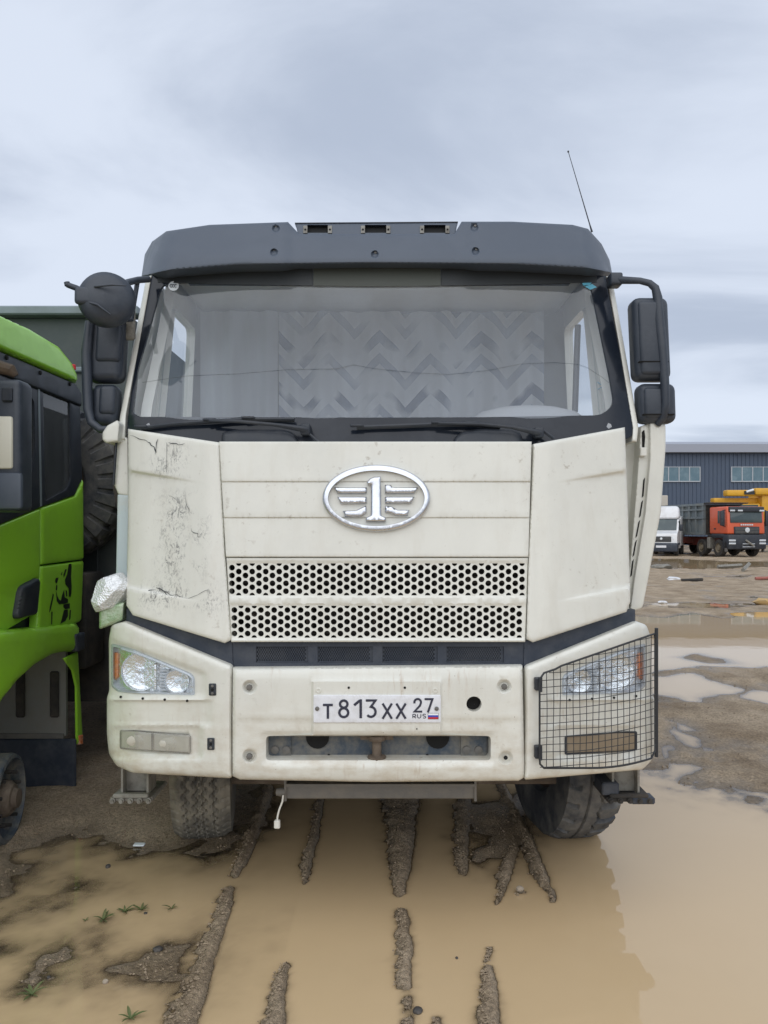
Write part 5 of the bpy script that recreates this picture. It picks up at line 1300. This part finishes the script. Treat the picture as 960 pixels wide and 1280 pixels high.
# animal-head decal, printed in black
DZ = lambda q: [(50 + u / 12.8, 695 + v / 12.8) for u, v in q]
for pg in ([(455, 130), (495, 120), (500, 180), (490, 330), (500, 480), (495, 600), (480, 660), (455, 640), (455, 520), (400, 450), (395, 380), (430, 290)], [(370, 300), (400, 210), (420, 215), (395, 300), (375, 340)],
           [(235, 400), (250, 350), (290, 345), (270, 420), (250, 440)], [(250, 560), (270, 640), (300, 700), (330, 715), (350, 620), (380, 540), (388, 660), (440, 690), (440, 745), (380, 765), (300, 770), (265, 720)],
           [(370, 775), (470, 755), (470, 840), (400, 850), (370, 820)], [(380, 865), (440, 855), (440, 960), (400, 1040), (320, 1085), (345, 1000), (365, 920)], [(470, 870), (490, 860), (480, 1000), (458, 1030)],
           [(180, 700), (200, 600), (215, 620), (187, 760), (162, 870), (140, 905), (150, 820)], [(176, 890), (196, 890), (186, 1090), (172, 1095)], [(255, 465), (270, 470), (265, 550), (247, 545)], [(330, 300), (345, 255), (352, 262), (338, 310)], [(405, 540), (425, 560), (430, 640), (412, 650)]):
    pg = DZ(pg)
    gpanel('animal_decal', pg, 'decal', par=low, lip=0, thick=0.001, off=0.003, sp=20)
inn = MB(); inn.box(-4.42, XG - 0.075, -0.33, 1.83, 1.02, 2.60); inn.build('cab_shell', 'black_dusty', GT)
rt = MB(); rt.rbox(-4.35, XG - 0.06, -0.30, 1.72, 2.60, 2.815, 0.07, 3); rt.build('roof', 'green', GT)
fr_ = MB(); fr_.rbox(-4.42, XG - 0.02, -0.40, -0.32, 0.95, 1.75, 0.03, 2); fr_.build('front_panel', 'green', GT)
fr_ = MB(); fr_.rbox(-4.36, XG - 0.08, -0.39, -0.33, 1.78, 2.55, 0.02, 2); fr_.build('windscreen', 'frit', GT)
fr_ = MB(); fr_.rbox(-4.40, XG - 0.03, -0.55, -0.30, 0.35, 0.93, 0.04, 2); fr_.build('bumper', 'black_dusty', GT)
gi = MB(); gi.box(-2.60, XG - 0.06, 1.72, 1.75, 0.36, 1.02); gi_o = gi.build('mudguard', 'grey_guard', GT)
for x in (-2.35, -2.13):
    q = MB(); q.rbox(x - 0.03, x + 0.03, 1.705, 1.722, 0.48, 0.78, 0.01, 1); q.build('guard_bracket', 'chassis', gi_o)
q = MB(); q.box(-2.58, XG - 0.07, 1.708, 1.721, 0.345, 0.375); q.build('flap_rail', 'steel', gi_o)
q = MB(); q.rbox(-2.50, XG + 0.01, 1.70, 1.725, 0.0, 0.343, 0.008, 1); q.build('mud_flap', 'black_dusty', gi_o)
hub = bpy.data.objects.new('wheel_hub', None); COL.objects.link(hub); hub.parent = GT; hub['_base'] = GT['_base']
hm = Matrix.Translation((-2.03, 0.94, 0.232)) @ Matrix.Rotation(R(7), 4, 'Z') @ Matrix.Rotation(R(90), 4, 'Y')
q = MB(); q.lathe([(0.20, -0.5), (0.235, -0.49), (0.24, -0.02), (0.232, 0.0), (0.212, 0.004), (0.205, -0.03), (0.16, -0.05), (0.001, -0.05)], 44, hm); q.build('brake_drum', 'steel_blue', hub)
q = MB(); q.lathe([(0.10, -0.05), (0.095, -0.01), (0.075, 0.012), (0.055, 0.015), (0.05, 0.04), (0.001, 0.045)], 24, hm); q.build('hub_cap', 'rust', hub)
for k in range(10):
    an = 2 * math.pi * k / 10; q = MB(); q.lathe([(0.010, -0.05), (0.010, 0.0), (0.001, 0.002)], 6, hm @ Matrix.Translation((0.145 * math.cos(an), 0.145 * math.sin(an), 0))); q.build('wheel_stud', 'chassis', hub)
mm = MB(); a = P3(-40, 640, 0.46); b = P3(28, 474, 0.46); mm.rbox(a[0], b[0], 0.44, 0.58, a[2], b[2], 0.03, 3); mo = mm.build('mirror', 'mirror_black', GT)
a = P3(-34, 586, 0.43); b = P3(15, 520, 0.43); mm = MB(); mm.rbox(a[0], b[0], 0.428, 0.45, a[2], b[2], 0.012, 2); mm.build('mirror_insert', 'creamglass', mo)
a = P3(-36, 637, 0.43); b = P3(27, 590, 0.43); mm = MB(); mm.rbox(a[0], b[0], 0.426, 0.46, a[2], b[2], 0.02, 2); mm.build('mirror_lower_cover', 'visor', mo)
a = P3(2, 502, 0.43); b = P3(15, 484, 0.43); mm = MB(); mm.rbox(a[0], b[0], 0.425, 0.45, a[2], b[2], 0.006, 1); mm.build('mirror_plate', 'black', mo)
mm = MB(); mm.tube([P3(-60, 462, 0.5), P3(0, 459, 0.49), P3(14, 463, 0.49), P3(20, 470, 0.50)], [0.03, 0.035, 0.03, 0.015], 10); mm.build('mirror_arm', 'rim', mo)
dg = MB(); dg.box(-4.7, -1.86, 2.45, 8.5, 1.0, 3.26); dgo = dg.build('dump_body', 'dumpgreen', GT)
q = MB(); q.rbox(-4.75, -1.80, 2.36, 2.52, 3.27, 3.335, 0.01, 1); q.build('top_rail', 'dumprail', dgo)
q = MB(); q.rbox(-2.12, -1.84, 2.40, 2.46, 1.0, 3.25, 0.015, 1); q.build('corner_post', 'dumpgreen', dgo)
q = MB(); q.rbox(-4.6, -2.15, 2.42, 2.46, 2.86, 2.90, 0.01, 1); q.build('body_stiffener', 'dumprail', dgo)
add_wheel(GT, (-2.36, 2.18, 2.02), 0.56, 0.30, R(90), 'lug', 'rubber_dark', 'rim', 270, -1)
q = MB(); q.box(-4.0, -2.3, 1.9, 8.5, 0.62, 0.98); q.box(-2.6, -1.95, 2.3, 3.4, 0.45, 1.0); q.rbox(-2.5, -2.0, 1.92, 2.25, 0.75, 1.4, 0.03, 2); q.build('chassis_frame', 'chassis', GT)
q = MB(); q.lathe([(0.016, 0), (0.016, 0.03), (0.01, 0.035), (0.001, 0.036)], 12, Matrix.Translation(P3(92, 462, 2.0))); q.build('roof_lamp', 'ink_red', GT)
q = MB(); q.rbox(-2.28, -2.02, 1.76, 1.86, 2.0, 2.58, 0.02, 1); q.build('rear_corner_trim', 'black', GT)
for y in (4.6, 6.0): add_wheel(GT, (-2.2, y, 0.45), 0.52, 0.3, 0, None, 'rubber', 'rim', 40, 1)
for y in (4.6, 6.0): add_wheel(GT, (-4.2, y, 0.45), 0.52, 0.3, 0, None, 'rubber', 'rim', 40, -1)

# ------------------------------------------------------------------ the yard behind: warehouse and parked vehicles
M['clad'] = mat('dark blue cladding', (0.062, 0.088, 0.135), 0.5, dirt=(0.08, 0.10, 0.14), dscale=0.6, damt=0.5)
M['eave'] = mat('grey eave sheet', (0.30, 0.32, 0.37), 0.5)
M['winframe'] = mat('window frame grey', (0.42, 0.45, 0.48), 0.5)
M['pane'] = mat('blue green pane', (0.10, 0.17, 0.21), 0.15, dirt=(0.17, 0.25, 0.29), dscale=0.9, damt=0.8)
M['orange'] = mat('orange cab paint', (0.62, 0.10, 0.035), 0.4, coat=0.3, dirt=(0.45, 0.12, 0.06), dscale=2, damt=0.4)
M['ribgrey'] = mat('grey body paint', (0.14, 0.165, 0.175), 0.6, dirt=(0.25, 0.24, 0.20), dscale=1.5, damt=0.6)
M['redchassis'] = mat('red chassis', (0.20, 0.045, 0.035), 0.7, dirt=(0.16, 0.12, 0.09), dscale=3, damt=0.6)
M['white'] = mat('white van paint', (0.72, 0.73, 0.74), 0.35, coat=0.3, dirt=(0.45, 0.42, 0.38), dscale=2, damt=0.4)
M['beige'] = mat('beige box', (0.50, 0.45, 0.38), 0.6)
M['yellow'] = mat('yellow machine paint', (0.70, 0.37, 0.02), 0.45, dirt=(0.45, 0.26, 0.05), dscale=2, damt=0.5)
M['vglass'] = mat('vehicle glass', (0.05, 0.07, 0.075), 0.08, dirt=(0.10, 0.13, 0.12), dscale=1.2, damt=0.6)
M['muddy_wheel'] = mat('muddy wheel', (0.23, 0.19, 0.13), 0.8, dirt=(0.10, 0.085, 0.07), dscale=5, damt=0.7)
M['silver'] = mat('silver lamp', (0.65, 0.68, 0.70), 0.25, 0.3)

WH = thing('warehouse', 'long dark blue corrugated warehouse with pale eave and ribbon windows', 'warehouse', (52, 75, 0))
q = MB(); q.box(3, 110, 75.0, 110, -0.3, 9.5); q.build('wall', 'clad', WH, 0)
q = MB()
x = 3.2
while x < 110: q.box(x, x + 0.10, 74.93, 74.995, 0.0, 9.45); x += 0.42
tag(q.build('wall_ribs', 'clad', WH, 0), kind='stuff')
q = MB(); q.box(2.5, 110.5, 74.3, 75.6, 9.52, 10.35); q.build('eave', 'eave', WH, 0)
q = MB(); q.prism([(74.4, 10.36), (110.5, 10.36), (92, 12.6)], 2.4, 110.6, lambda u, v, w: (w, u, v)); q.build('roof', 'eave', WH, 0)
for k in range(-2, 7):
    x0 = 35.7 + 10.8 * k; n = 7
    q = MB(); z0, z1 = 6.62, 8.02
    q.box(x0 - 0.05, x0 + n * 1.08 + 0.05, 74.84, 74.92, z0 - 0.10, z0); q.box(x0 - 0.05, x0 + n * 1.08 + 0.05, 74.84, 74.92, z1, z1 + 0.06)
    for i in range(n + 1): q.box(x0 + i * 1.08 - 0.045, x0 + i * 1.08 + 0.045, 74.83, 74.92, z0 + 0.001, z1 - 0.001)
    w_ = q.build('window', 'winframe', WH, 0)
    for i in range(n):
        q = MB(); q.box(x0 + i * 1.08 + 0.05, x0 + i * 1.08 + 1.03, 74.87, 74.925, z0, z1); q.build('pane', 'pane', w_, 0)

def place(root, x, y, rz):
    root.location = (x, y, ground_z(x, y)); root.rotation_euler = (0, 0, R(rz))
def local(name, label, cat):
    o = thing(name, label, cat, (0, 0, 0)); return o
def lwheel(par, x, y, r, w, mt='muddy_wheel'):
    ax = Matrix.Translation((x, y, r)) @ Matrix.Rotation(R(90), 4, 'Y'); s = 1 if x > 0 else -1
    root = bpy.data.objects.new('wheel', None); COL.objects.link(root); root.parent = par; root['_base'] = [0, 0, 0]
    MB().lathe([(r * 0.55, -w / 2), (r * 0.93, -w / 2), (r, -w * 0.35), (r, w * 0.35), (r * 0.93, w / 2), (r * 0.55, w / 2)], 26, ax).build('tyre', 'chassis', root)
    MB().lathe([(r * 0.57, s * w * 0.45), (r * 0.5, s * w * 0.2), (r * 0.3, s * w * 0.2), (r * 0.28, s * w * 0.5), (0.001, s * w * 0.5)], 20, ax).build('rim', mt, root)

OT = local('dump_truck', 'orange-cab dump truck with grey ribbed body parked before the warehouse', 'truck')
q = MB(); q.rbox(-1.22, 1.22, 0.05, 1.95, 1.36, 3.0, 0.10, 3, taper=lambda x, y, z: (x, y + (0.10 * max(0, z - 1.9) if y < 1 else 0), z)); q.build('cab', 'orange', OT)
q = MB(); q.rbox(-1.04, 1.04, 0.03, 0.20, 2.03, 2.70, 0.04, 2, taper=lambda x, y, z: (x, y + 0.10 * (z - 1.95), z)); q.build('windscreen', 'vglass', OT)
q = MB(); q.rbox(-1.12, 1.12, -0.02, 0.35, 2.68, 2.98, 0.05, 2); v_ = q.build('sun_visor', 'black', OT)
for x in (-0.95, -0.45, 0.95): q = MB(); q.rbox(x - 0.16, x + 0.16, -0.04, 0.05, 2.70, 2.80, 0.02, 1); q.build('visor_light', 'silver', v_)
q = MB(); q.rbox(-0.82, 0.82, 0.0, 0.1, 1.36, 1.80, 0.04, 2); g_ = q.build('grille', 'black', OT)
for k in range(4): q = MB(); q.box(-0.76, 0.76, -0.015, 0.0, 1.42 + 0.09 * k, 1.45 + 0.09 * k); q.build('grille_bar', 'steel', g_)
q = MB(); q.lathe([(0.14, 0), (0.15, 0.02), (0.11, 0.03), (0.06, 0.02), (0.001, 0.03)], 20, Matrix.Translation((0, -0.016, 1.6)) @ Matrix.Rotation(R(90), 4, 'X')); q.build('badge', 'silver', g_)
for k in range(6): q = MB(); q.box(-0.40 + 0.14 * k, -0.30 + 0.14 * k, 0.028, 0.05, 1.87, 1.95); q.build('badge_letter', 'silver', OT)
q = MB(); q.rbox(-1.24, 1.24, -0.05, 0.6, 0.45, 1.34, 0.08, 2); b_ = q.build('bumper', 'black', OT)
for x in (-0.98, 0.98):
    for z in (0.80, 0.98): q = MB(); q.rbox(x - 0.22, x + 0.22, -0.075, 0.0, z - 0.06, z + 0.06, 0.03, 1); q.build('headlight', 'silver', b_)
q = MB(); q.tube([(-0.15, -0.09, 1.0), (0.35, -0.13, 0.66)], 0.06, 8); q.build('tow_bar', 'bracket', b_)
q = MB(); q.tube([(-0.35, -0.08, 0.60), (0.45, -0.08, 0.60), (0.45, -0.08, 0.78), (-0.35, -0.08, 0.78)], 0.02, 6, closed=True); q.build('plate_holder', 'silver', b_)
for s in (-1, 1):
    q = MB(); q.rbox(s * 1.22 - 0.02, s * 1.22 + 0.02, 0.85, 1.05, 2.0, 2.75, 0.01, 1); q.build('side_window', 'vglass', OT)
    q = MB(); q.rbox(s * 1.45 - 0.13, s * 1.45 + 0.13, 0.15, 0.32, 1.85, 2.75, 0.06, 2); m_ = q.build('mirror', 'black', OT)
    q = MB(); q.tube([(s * 1.2, 0.3, 2.8), (s * 1.42, 0.25, 2.76)], 0.03, 6); q.tube([(s * 1.2, 0.3, 1.8), (s * 1.42, 0.25, 1.86)], 0.03, 6); q.build('mirror_arm', 'black', m_)
    q = MB(); q.rbox(s * 1.12 - 0.14, s * 1.12 + 0.14, 0.40, 1.75, 1.10, 1.38, 0.08, 2); q.build('wheel_arch', 'black', OT)
    q = MB(); q.rbox(s * 1.2 - 0.04, s * 1.2 + 0.04, 0.12, 0.36, 0.3, 0.9, 0.02, 1); q.build('step', 'steel', OT)
    for y in (1.05, 2.85, 5.9, 7.25): lwheel(OT, s * 1.05, y, 0.52, 0.32)
    q = MB(); q.rbox(s * 1.0 - 0.2, s * 1.0 + 0.2, 1.95, 2.25, 0.45, 1.15, 0.04, 1); q.build('fuel_tank', 'bracket', OT)
    q = MB(); q.rbox(s * 1.235 - 0.01, s * 1.235 + 0.01, 1.25, 1.42, 1.62, 1.72, 0.005, 1); q.build('door_handle', 'black', OT)
q = MB(); q.box(-0.45, 0.45, 0.4, 8.6, 0.62, 1.12); q.build('chassis_frame', 'redchassis', OT)
q = MB(); q.box(-1.15, 1.15, 5.0, 8.4, 0.75, 1.15); q.build('rear_frame', 'redchassis', OT)
q = MB(); q.box(-1.20, 1.20, 2.45, 8.8, 1.28, 3.20); bo_ = q.build('dump_body', 'ribgrey', OT)
q = MB(); q.box(-1.14, 1.14, 2.41, 2.447, 1.34, 3.14); q.build('body_front', 'chassis', bo_)
for s in (-1, 1):
    for z, hh in ((1.30, 0.16), (2.30, 0.12), (2.82, 0.10), (3.12, 0.14)): q = MB(); q.box(s * 1.27 - 0.07, s * 1.27 + 0.07, 2.40, 8.85, z, z + hh); q.build('body_rail', 'ribgrey', bo_)
    for k in range(9):
        for (z0, z1) in ((1.461, 2.299), (2.421, 2.819), (2.921, 3.119)): q = MB(); q.box(s * 1.25 - 0.05, s * 1.25 + 0.05, 2.45 + 0.77 * k, 2.64 + 0.77 * k, z0, z1); q.build('body_rib', 'ribgrey', bo_)
q = MB(); q.rbox(-1.30, 1.30, 1.75, 2.42, 3.22, 3.30, 0.02, 1); q.build('body_canopy', 'chassis', bo_)
place(OT, 21.55, 41.9, 9)

VN = local('delivery_van', 'white high-roof van with black grille parked left of the orange truck', 'van')
prof = [(0.0, 0.62), (0.03, 1.30), (0.12, 1.46), (0.85, 1.62), (1.42, 2.36), (2.6, 2.42), (2.6, 0.5), (0.05, 0.5)]
q = MB(); q.prism(prof, -0.98, 0.98, lambda u, v, w: (w, u, v)); q.build('cab', 'white', VN)
q = MB(); q.rbox(-1.02, 1.02, 1.35, 2.4, 2.40, 3.25, 0.22, 3, taper=lambda x, y, z: (x * (1 - 0.10 * (z - 2.4)), y + 0.5 * max(0, z - 2.6) * (1 if y < 1.9 else 0), z)); q.build('roof_fairing', 'white', VN)
q = MB(); q.rbox(-1.0, 1.0, 2.42, 5.6, 0.62, 2.6, 0.05, 2); q.build('box_body', 'white', VN)
q = MB(); q.prism([(0.90, 1.66), (1.42, 2.33), (1.40, 2.36), (0.86, 1.68)], -0.86, 0.86, lambda u, v, w: (w, u - 0.02, v + 0.012)); q.build('windscreen', 'vglass', VN)
q = MB(); q.rbox(-0.62, 0.62, -0.03, 0.08, 0.92, 1.28, 0.04, 2); g_ = q.build('grille', 'black', VN)
for k in range(4): q = MB(); q.box(-0.56, 0.56, -0.045, -0.03, 0.97 + 0.08 * k, 0.99 + 0.08 * k); q.build('grille_bar', 'steel', g_)
q = MB(); q.lathe([(0.07, 0), (0.08, 0.02), (0.001, 0.03)], 16, Matrix.Translation((0, -0.045, 1.13)) @ Matrix.Rotation(R(90), 4, 'X')); q.build('badge', 'silver', g_)
q = MB(); q.rbox(-1.02, 1.02, -0.10, 0.5, 0.28, 0.86, 0.10, 3); b_ = q.build('bumper', 'black_dusty', VN)
q = MB(); q.box(-0.32, 0.32, -0.115, -0.10, 0.56, 0.70); q.build('license_plate', 'plate', b_)
for s in (-1, 1):
    q = MB(); q.rbox(s * 0.82 - 0.16, s * 0.82 + 0.16, 0.0, 0.3, 0.92, 1.30, 0.07, 2, taper=lambda x, y, z, s=s: (x, y + 0.25 * max(0, abs(x) - 0.7), z)); q.build('headlight', 'silver', VN)
    q = MB(); q.rbox(s * 1.15 - 0.10, s * 1.15 + 0.10, 0.95, 1.08, 1.62, 2.05, 0.04, 2); q.build('mirror', 'black', VN)
    q = MB(); q.rbox(s * 0.98 - 0.015, s * 0.98 + 0.015, 1.25, 2.2, 1.68, 2.28, 0.01, 1); q.build('side_window', 'vglass', VN)
    q = MB(); q.rbox(s * 1.0 - 0.05, s * 1.0 + 0.05, 0.45, 1.4, 0.72, 0.86, 0.03, 1); q.build('wheel_arch', 'black_dusty', VN)
    for y in (0.95, 4.8): lwheel(VN, s * 0.86, y, 0.37, 0.24, 'steel')
place(VN, 17.0, 43.4, -26); VN.scale = (0.93, 0.93, 0.96)

BT = local('box_truck', 'tall beige box truck standing behind the white van', 'truck')
q = MB(); q.rbox(-1.2, 1.2, 2.1, 8.5, 1.0, 4.05, 0.04, 1); q.build('box_body', 'beige', BT)
q = MB(); q.rbox(-1.12, 1.12, 0.0, 1.95, 0.7, 2.6, 0.12, 3); q.build('cab', 'white', BT)
q = MB(); q.rbox(-1.0, 1.0, -0.02, 0.1, 1.65, 2.35, 0.04, 2); q.build('windscreen', 'vglass', BT)
q = MB(); q.box(-0.4, 0.4, 0.5, 8.4, 0.55, 0.98); q.build('chassis_frame', 'chassis', BT)
for s in (-1, 1):
    for y in (1.0, 6.6): lwheel(BT, s * 1.0, y, 0.45, 0.28)
place(BT, 19.0, 48.5, 2)

CR = local('mobile_crane', 'yellow mobile crane with folded boom behind the orange truck', 'crane')
q = MB(); q.rbox(-3.8, -1.2, 0.2, 0.9, 3.98, 4.40, 0.08, 2); q.build('boom_section', 'yellow', CR)
q = MB(); q.rbox(-1.9, 1.2, 0.0, 0.72, 4.05, 4.52, 0.10, 2); q.build('boom_section', 'yellow', CR)
q = MB(); q.rbox(-4.4, 0.5, 0.9, 1.6, 3.48, 3.86, 0.05, 2); q.build('boom_section', 'yellow', CR)
q = MB(); q.box(-2.6, -1.9, 0.12, 0.21, 4.08, 4.33); q.build('boom_head', 'black', CR)
q = MB(); q.tube([(-2.0, 0.1, 4.4), (-2.5, 0.1, 4.25)], 0.09, 8); q.build('boom_cylinder', 'silver', CR)
q = MB(); q.rbox(-1.3, 3.2, 0.3, 2.4, 2.1, 4.42, 0.12, 2); q.build('upper_body', 'yellow', CR)
q = MB(); q.rbox(-2.9, -1.35, 0.4, 2.2, 2.9, 3.46, 0.10, 2); q.build('operator_cab', 'yellow', CR)
q = MB(); q.rbox(-2.7, -1.5, 0.36, 0.45, 3.0, 3.36, 0.04, 1); q.build('cab_window', 'vglass', CR)
q = MB(); q.box(-4.2, 5.5, 0.2, 2.5, 0.65, 2.05); q.build('carrier', 'black', CR)
for y in (0.35, 2.35):
    for x in (-3.4, -1.9, 2.2, 3.6):
        ax = Matrix.Translation((x, y, 0.55)) @ Matrix.Rotation(R(90), 4, 'X'); q = MB(); q.lathe([(0.3, -0.18), (0.52, -0.18), (0.55, -0.1), (0.55, 0.1), (0.52, 0.18), (0.3, 0.18), (0.25, 0.05), (0.001, 0.05)], 24, ax, cap0=True); q.build('wheel', 'chassis', CR)
place(CR, 28.0, 50.2, 0)

# ------------------------------------------------------------------ small things on the ground
def weed(px, py, n, ln, label, seed):
    rr = random.Random(seed); x, y = G(px, py); z = max(0.0, ground_z(x, y)); q = MB()
    for i in range(n):
        an = 2 * math.pi * i / n + rr.uniform(-0.4, 0.4); l = ln * rr.uniform(0.6, 1.1); w = l * 0.10; up = rr.uniform(0.35, 1.2)
        d = Vector((math.cos(an), math.sin(an), 0)); s = Vector((-d.y, d.x, 0)); prev = None; vs = []; fs = []
        for k in range(5):
            t = k / 4; p = d * (l * t) + Vector((0, 0, l * up * t * (1 - 0.55 * t) + 0.002)); ww = w * math.sin(math.pi * (0.15 + 0.85 * t)) + 0.0008
            vs += [p + s * ww, p - Vector((0, 0, ww * 0.4)), p - s * ww]
        for k in range(4): fs += [(3 * k, 3 * k + 1, 3 * k + 4, 3 * k + 3), (3 * k + 1, 3 * k + 2, 3 * k + 5, 3 * k + 4)]
        q.add([tuple(v + Vector((x, y, z))) for v in vs], fs)
    o = q.build('weed', 'weed', None, 60, loc=(x, y, z)); tag(o, label, 'weed', 'weeds in the left puddle')
weed(129, 1150, 9, 0.060, 'spreading green weed in the middle of the left puddle', 1)
weed(156, 1140, 7, 0.045, 'small weed between the spreading weed and the darker upright one', 2)
weed(177, 1138, 6, 0.045, 'dark upright little weed right of two spreading weeds', 3)
weed(215, 1136, 4, 0.045, 'single bent leaf shoot in the puddle, rightmost of the weeds', 4)
weed(40, 1244, 9, 0.055, 'flat weed near the mud islet at the lower left', 5)
weed(163, 1274, 6, 0.055, 'tall grassy weed at the bottom edge beside the mud bank', 6)
weed(107, 1151, 4, 0.022, 'tiny weed sprig left of the spreading weed', 7)

def stone(px, py, r, label, mt, seed, flat_=0.7, name='stone'):
    rr = random.Random(seed); x, y = G(px, py); z = max(0.0, ground_z(x, y))
    bm = bmesh.new(); bmesh.ops.create_icosphere(bm, subdivisions=2, radius=r)
    sx, sy = rr.uniform(0.7, 1.3), rr.uniform(0.7, 1.2)
    for v in bm.verts:
        k = 1 + 0.25 * (rr.random() - 0.5); v.co = Vector((v.co.x * k * sx + x, v.co.y * k * sy + y, v.co.z * k * flat_ + z + r * 0.25))
    q = MB().bm(bm); bm.free(); tag(q.build(name, mt, None, 25, loc=(x, y, z)), label, 'stone')
M['stone_dark'] = mat('dark stone', (0.045, 0.042, 0.04), 0.6, dirt=(0.13, 0.11, 0.09), dscale=20, damt=0.7)
M['stone_pale'] = mat('pale stone', (0.36, 0.30, 0.23), 0.8, dirt=(0.2, 0.16, 0.12), dscale=20, damt=0.7)
stone(135, 1084, 0.016, 'dark stone lying in the shallow water below the left step', 'stone_dark', 1)
stone(197, 1188, 0.016, 'black stone on the left mud bank beside the long ridge', 'stone_dark', 2)
stone(132, 1228, 0.013, 'pale brown stone at the left tip of the mud bank', 'stone_pale', 3)
stone(61, 1223, 0.009, 'small dark stone below the round mud islet', 'stone_dark', 4)
stone(182, 1142, 0.008, 'little black stone beside the upright dark weed', 'stone_dark', 5)
stone(522, 1265, 0.016, 'black stone right of the broken middle ridge near the bottom edge', 'stone_dark', 6)
stone(650, 1116, 0.022, 'brown clod alone in the water beside the forked ridge', 'stone_pale', 7, 0.6)
stone(571, 1198, 0.007, 'tiny dark stone floating alone in the middle water', 'stone_dark', 8)
x, y = G(174, 1058); z = max(0.0, ground_z(x, y))
q = MB(); q.rbox(x - 0.030, x + 0.030, y - 0.018, y + 0.018, z + 0.002, z + 0.012, 0.004, 1); tag(q.build('wrapper', 'sticker_white', None, 40, loc=(x, y, z)), 'small pale blue-white plastic wrapper in front of the left tyre', 'litter')

M['red_faded'] = mat('faded red', (0.34, 0.11, 0.085), 0.7, dirt=(0.28, 0.21, 0.16), dscale=5, damt=0.8)
M['blob'] = mat('blob', (0.50, 0.33, 0.13), 0.8, dirt=(0.32, 0.25, 0.17), dscale=9, damt=0.8)
def scrap(name, px, py, pts, r, mt, label, cat, n=5):
    x, y = G(px, py); z = max(0.0, ground_z(x, y)) + r
    q = MB(); q.tube([(x + a, y + b, z + c) for a, b, c in pts], r, n); tag(q.build(name, mt, None, 40, loc=(x, y, z - r)), label, cat)
scrap('plank', 931, 715, [(-0.35, -0.6, 0.0), (0.45, 0.6, 0.18)], 0.09, 'bracket', 'pale grey-green plank lying on the mud before the orange truck', 'plank', 4)
scrap('plank', 915, 711.5, [(-0.6, 0, 0.0), (0.5, 0.2, 0.05)], 0.08, 'bracket', 'broken pale board flat on the mud left of the slanted plank', 'plank', 4)
scrap('pipe', 954, 727, [(-0.25, 0, 0.0), (0.5, 0.1, 0.02)], 0.05, 'red_faded', 'faded red pipe half sunk in the mud at the right edge', 'pipe', 8)
scrap('pipe', 868, 728, [(-0.4, 0, 0.0), (0.3, 0.1, 0.02)], 0.05, 'chassis', 'short dark pipe in the mud between the van and the pond', 'pipe', 8)
def lump(name, px, py, r, mt, label, cat, seed):
    rr = random.Random(seed); x, y = G(px, py); z = max(0.0, ground_z(x, y)); bm = bmesh.new(); bmesh.ops.create_icosphere(bm, subdivisions=2, radius=r)
    for v in bm.verts:
        k = 1 + 0.5 * (rr.random() - 0.5); v.co = Vector((v.co.x * k * 1.6 + x, v.co.y * k + y, v.co.z * k * 0.5 + z + r * 0.2))
    q = MB().bm(bm); bm.free(); tag(q.build(name, mt, None, 30, loc=(x, y, z)), label, cat)
lump('plastic_bag', 841, 726, 0.13, 'white', 'crumpled white plastic bag on the mud below the van', 'litter', 1)
lump('plastic_bag', 828, 754, 0.07, 'white', 'small white scrap of plastic beside the far edge of the pond', 'litter', 2)
lump('orange_blob', 957, 756, 0.16, 'blob', 'orange-yellow sack on the bank of the pond at the right edge', 'blob', 3)  # shapeless orange-yellow lump of no set kind
lump('rubble_lump', 826, 711, 0.28, 'bracket', 'pale grey rubble lump at the near edge of the far puddle', 'rubble', 4)

def pebbles():
    q = MB(); rr = random.Random(11); n = 0
    base = [(0, 0, 1), (0, 0, -1), (1, 0, 0), (-1, 0, 0), (0, 1, 0), (0, -1, 0)]; fcs = [(0, 2, 4), (0, 4, 3), (0, 3, 5), (0, 5, 2), (1, 4, 2), (1, 3, 4), (1, 5, 3), (1, 2, 5)]
    while n < 5200:
        x = rr.uniform(-2.2, 2.0); y = -0.75 + 3.0 * rr.random() ** 1.4
        if n >= 4400: x = rr.uniform(1.2, 5.0); y = rr.uniform(1.5, 6.0)
        z = ground_z(x, y)
        if z < 0.001: 
            if rr.random() < 0.96: continue
            if z < -0.015: continue
        r = 0.0022 + 0.006 * rr.random() ** 3 + (0.004 if n >= 4400 else 0) * rr.random(); o = [rr.uniform(0.6, 1.3) for _ in range(6)]
        q.add([(x + b[0] * r * k, y + b[1] * r * k, z + r * 0.3 + b[2] * r * k * 0.8) for b, k in zip(base, o)], fcs); n += 1
    segs = []
    for pts, top in RIDGES:
        for a, b in zip(pts[:-1], pts[1:]): segs.append((a, b))
    n = 0
    while n < 3000:
        a, b = rr.choice(segs); t = rr.random(); px = a[0] + (b[0] - a[0]) * t; py = a[1] + (b[1] - a[1]) * t; w = a[2] + (b[2] - a[2]) * t
        x, y = G(px + rr.gauss(0, 0.55) * w, py + rr.gauss(0, 2)); z = ground_z(x, y); n += 1
        if z < -0.004: continue
        r = 0.0022 + 0.0055 * rr.random() ** 2; o = [rr.uniform(0.6, 1.3) for _ in range(6)]
        q.add([(x + b_[0] * r * k, y + b_[1] * r * k, z + r * 0.25 + b_[2] * r * k * 0.8) for b_, k in zip(base, o)], fcs)
    tag(q.build('gravel', 'gravel', None, 0), 'loose gravel and grit scattered on the mud ridges', 'gravel', kind='stuff')
M['gravel'] = mat('gravel', (0.19, 0.14, 0.09), 0.75, dirt=(0.38, 0.30, 0.21), dscale=60, damt=0.8, dlo=0.42, dhi=0.62)
pebbles()
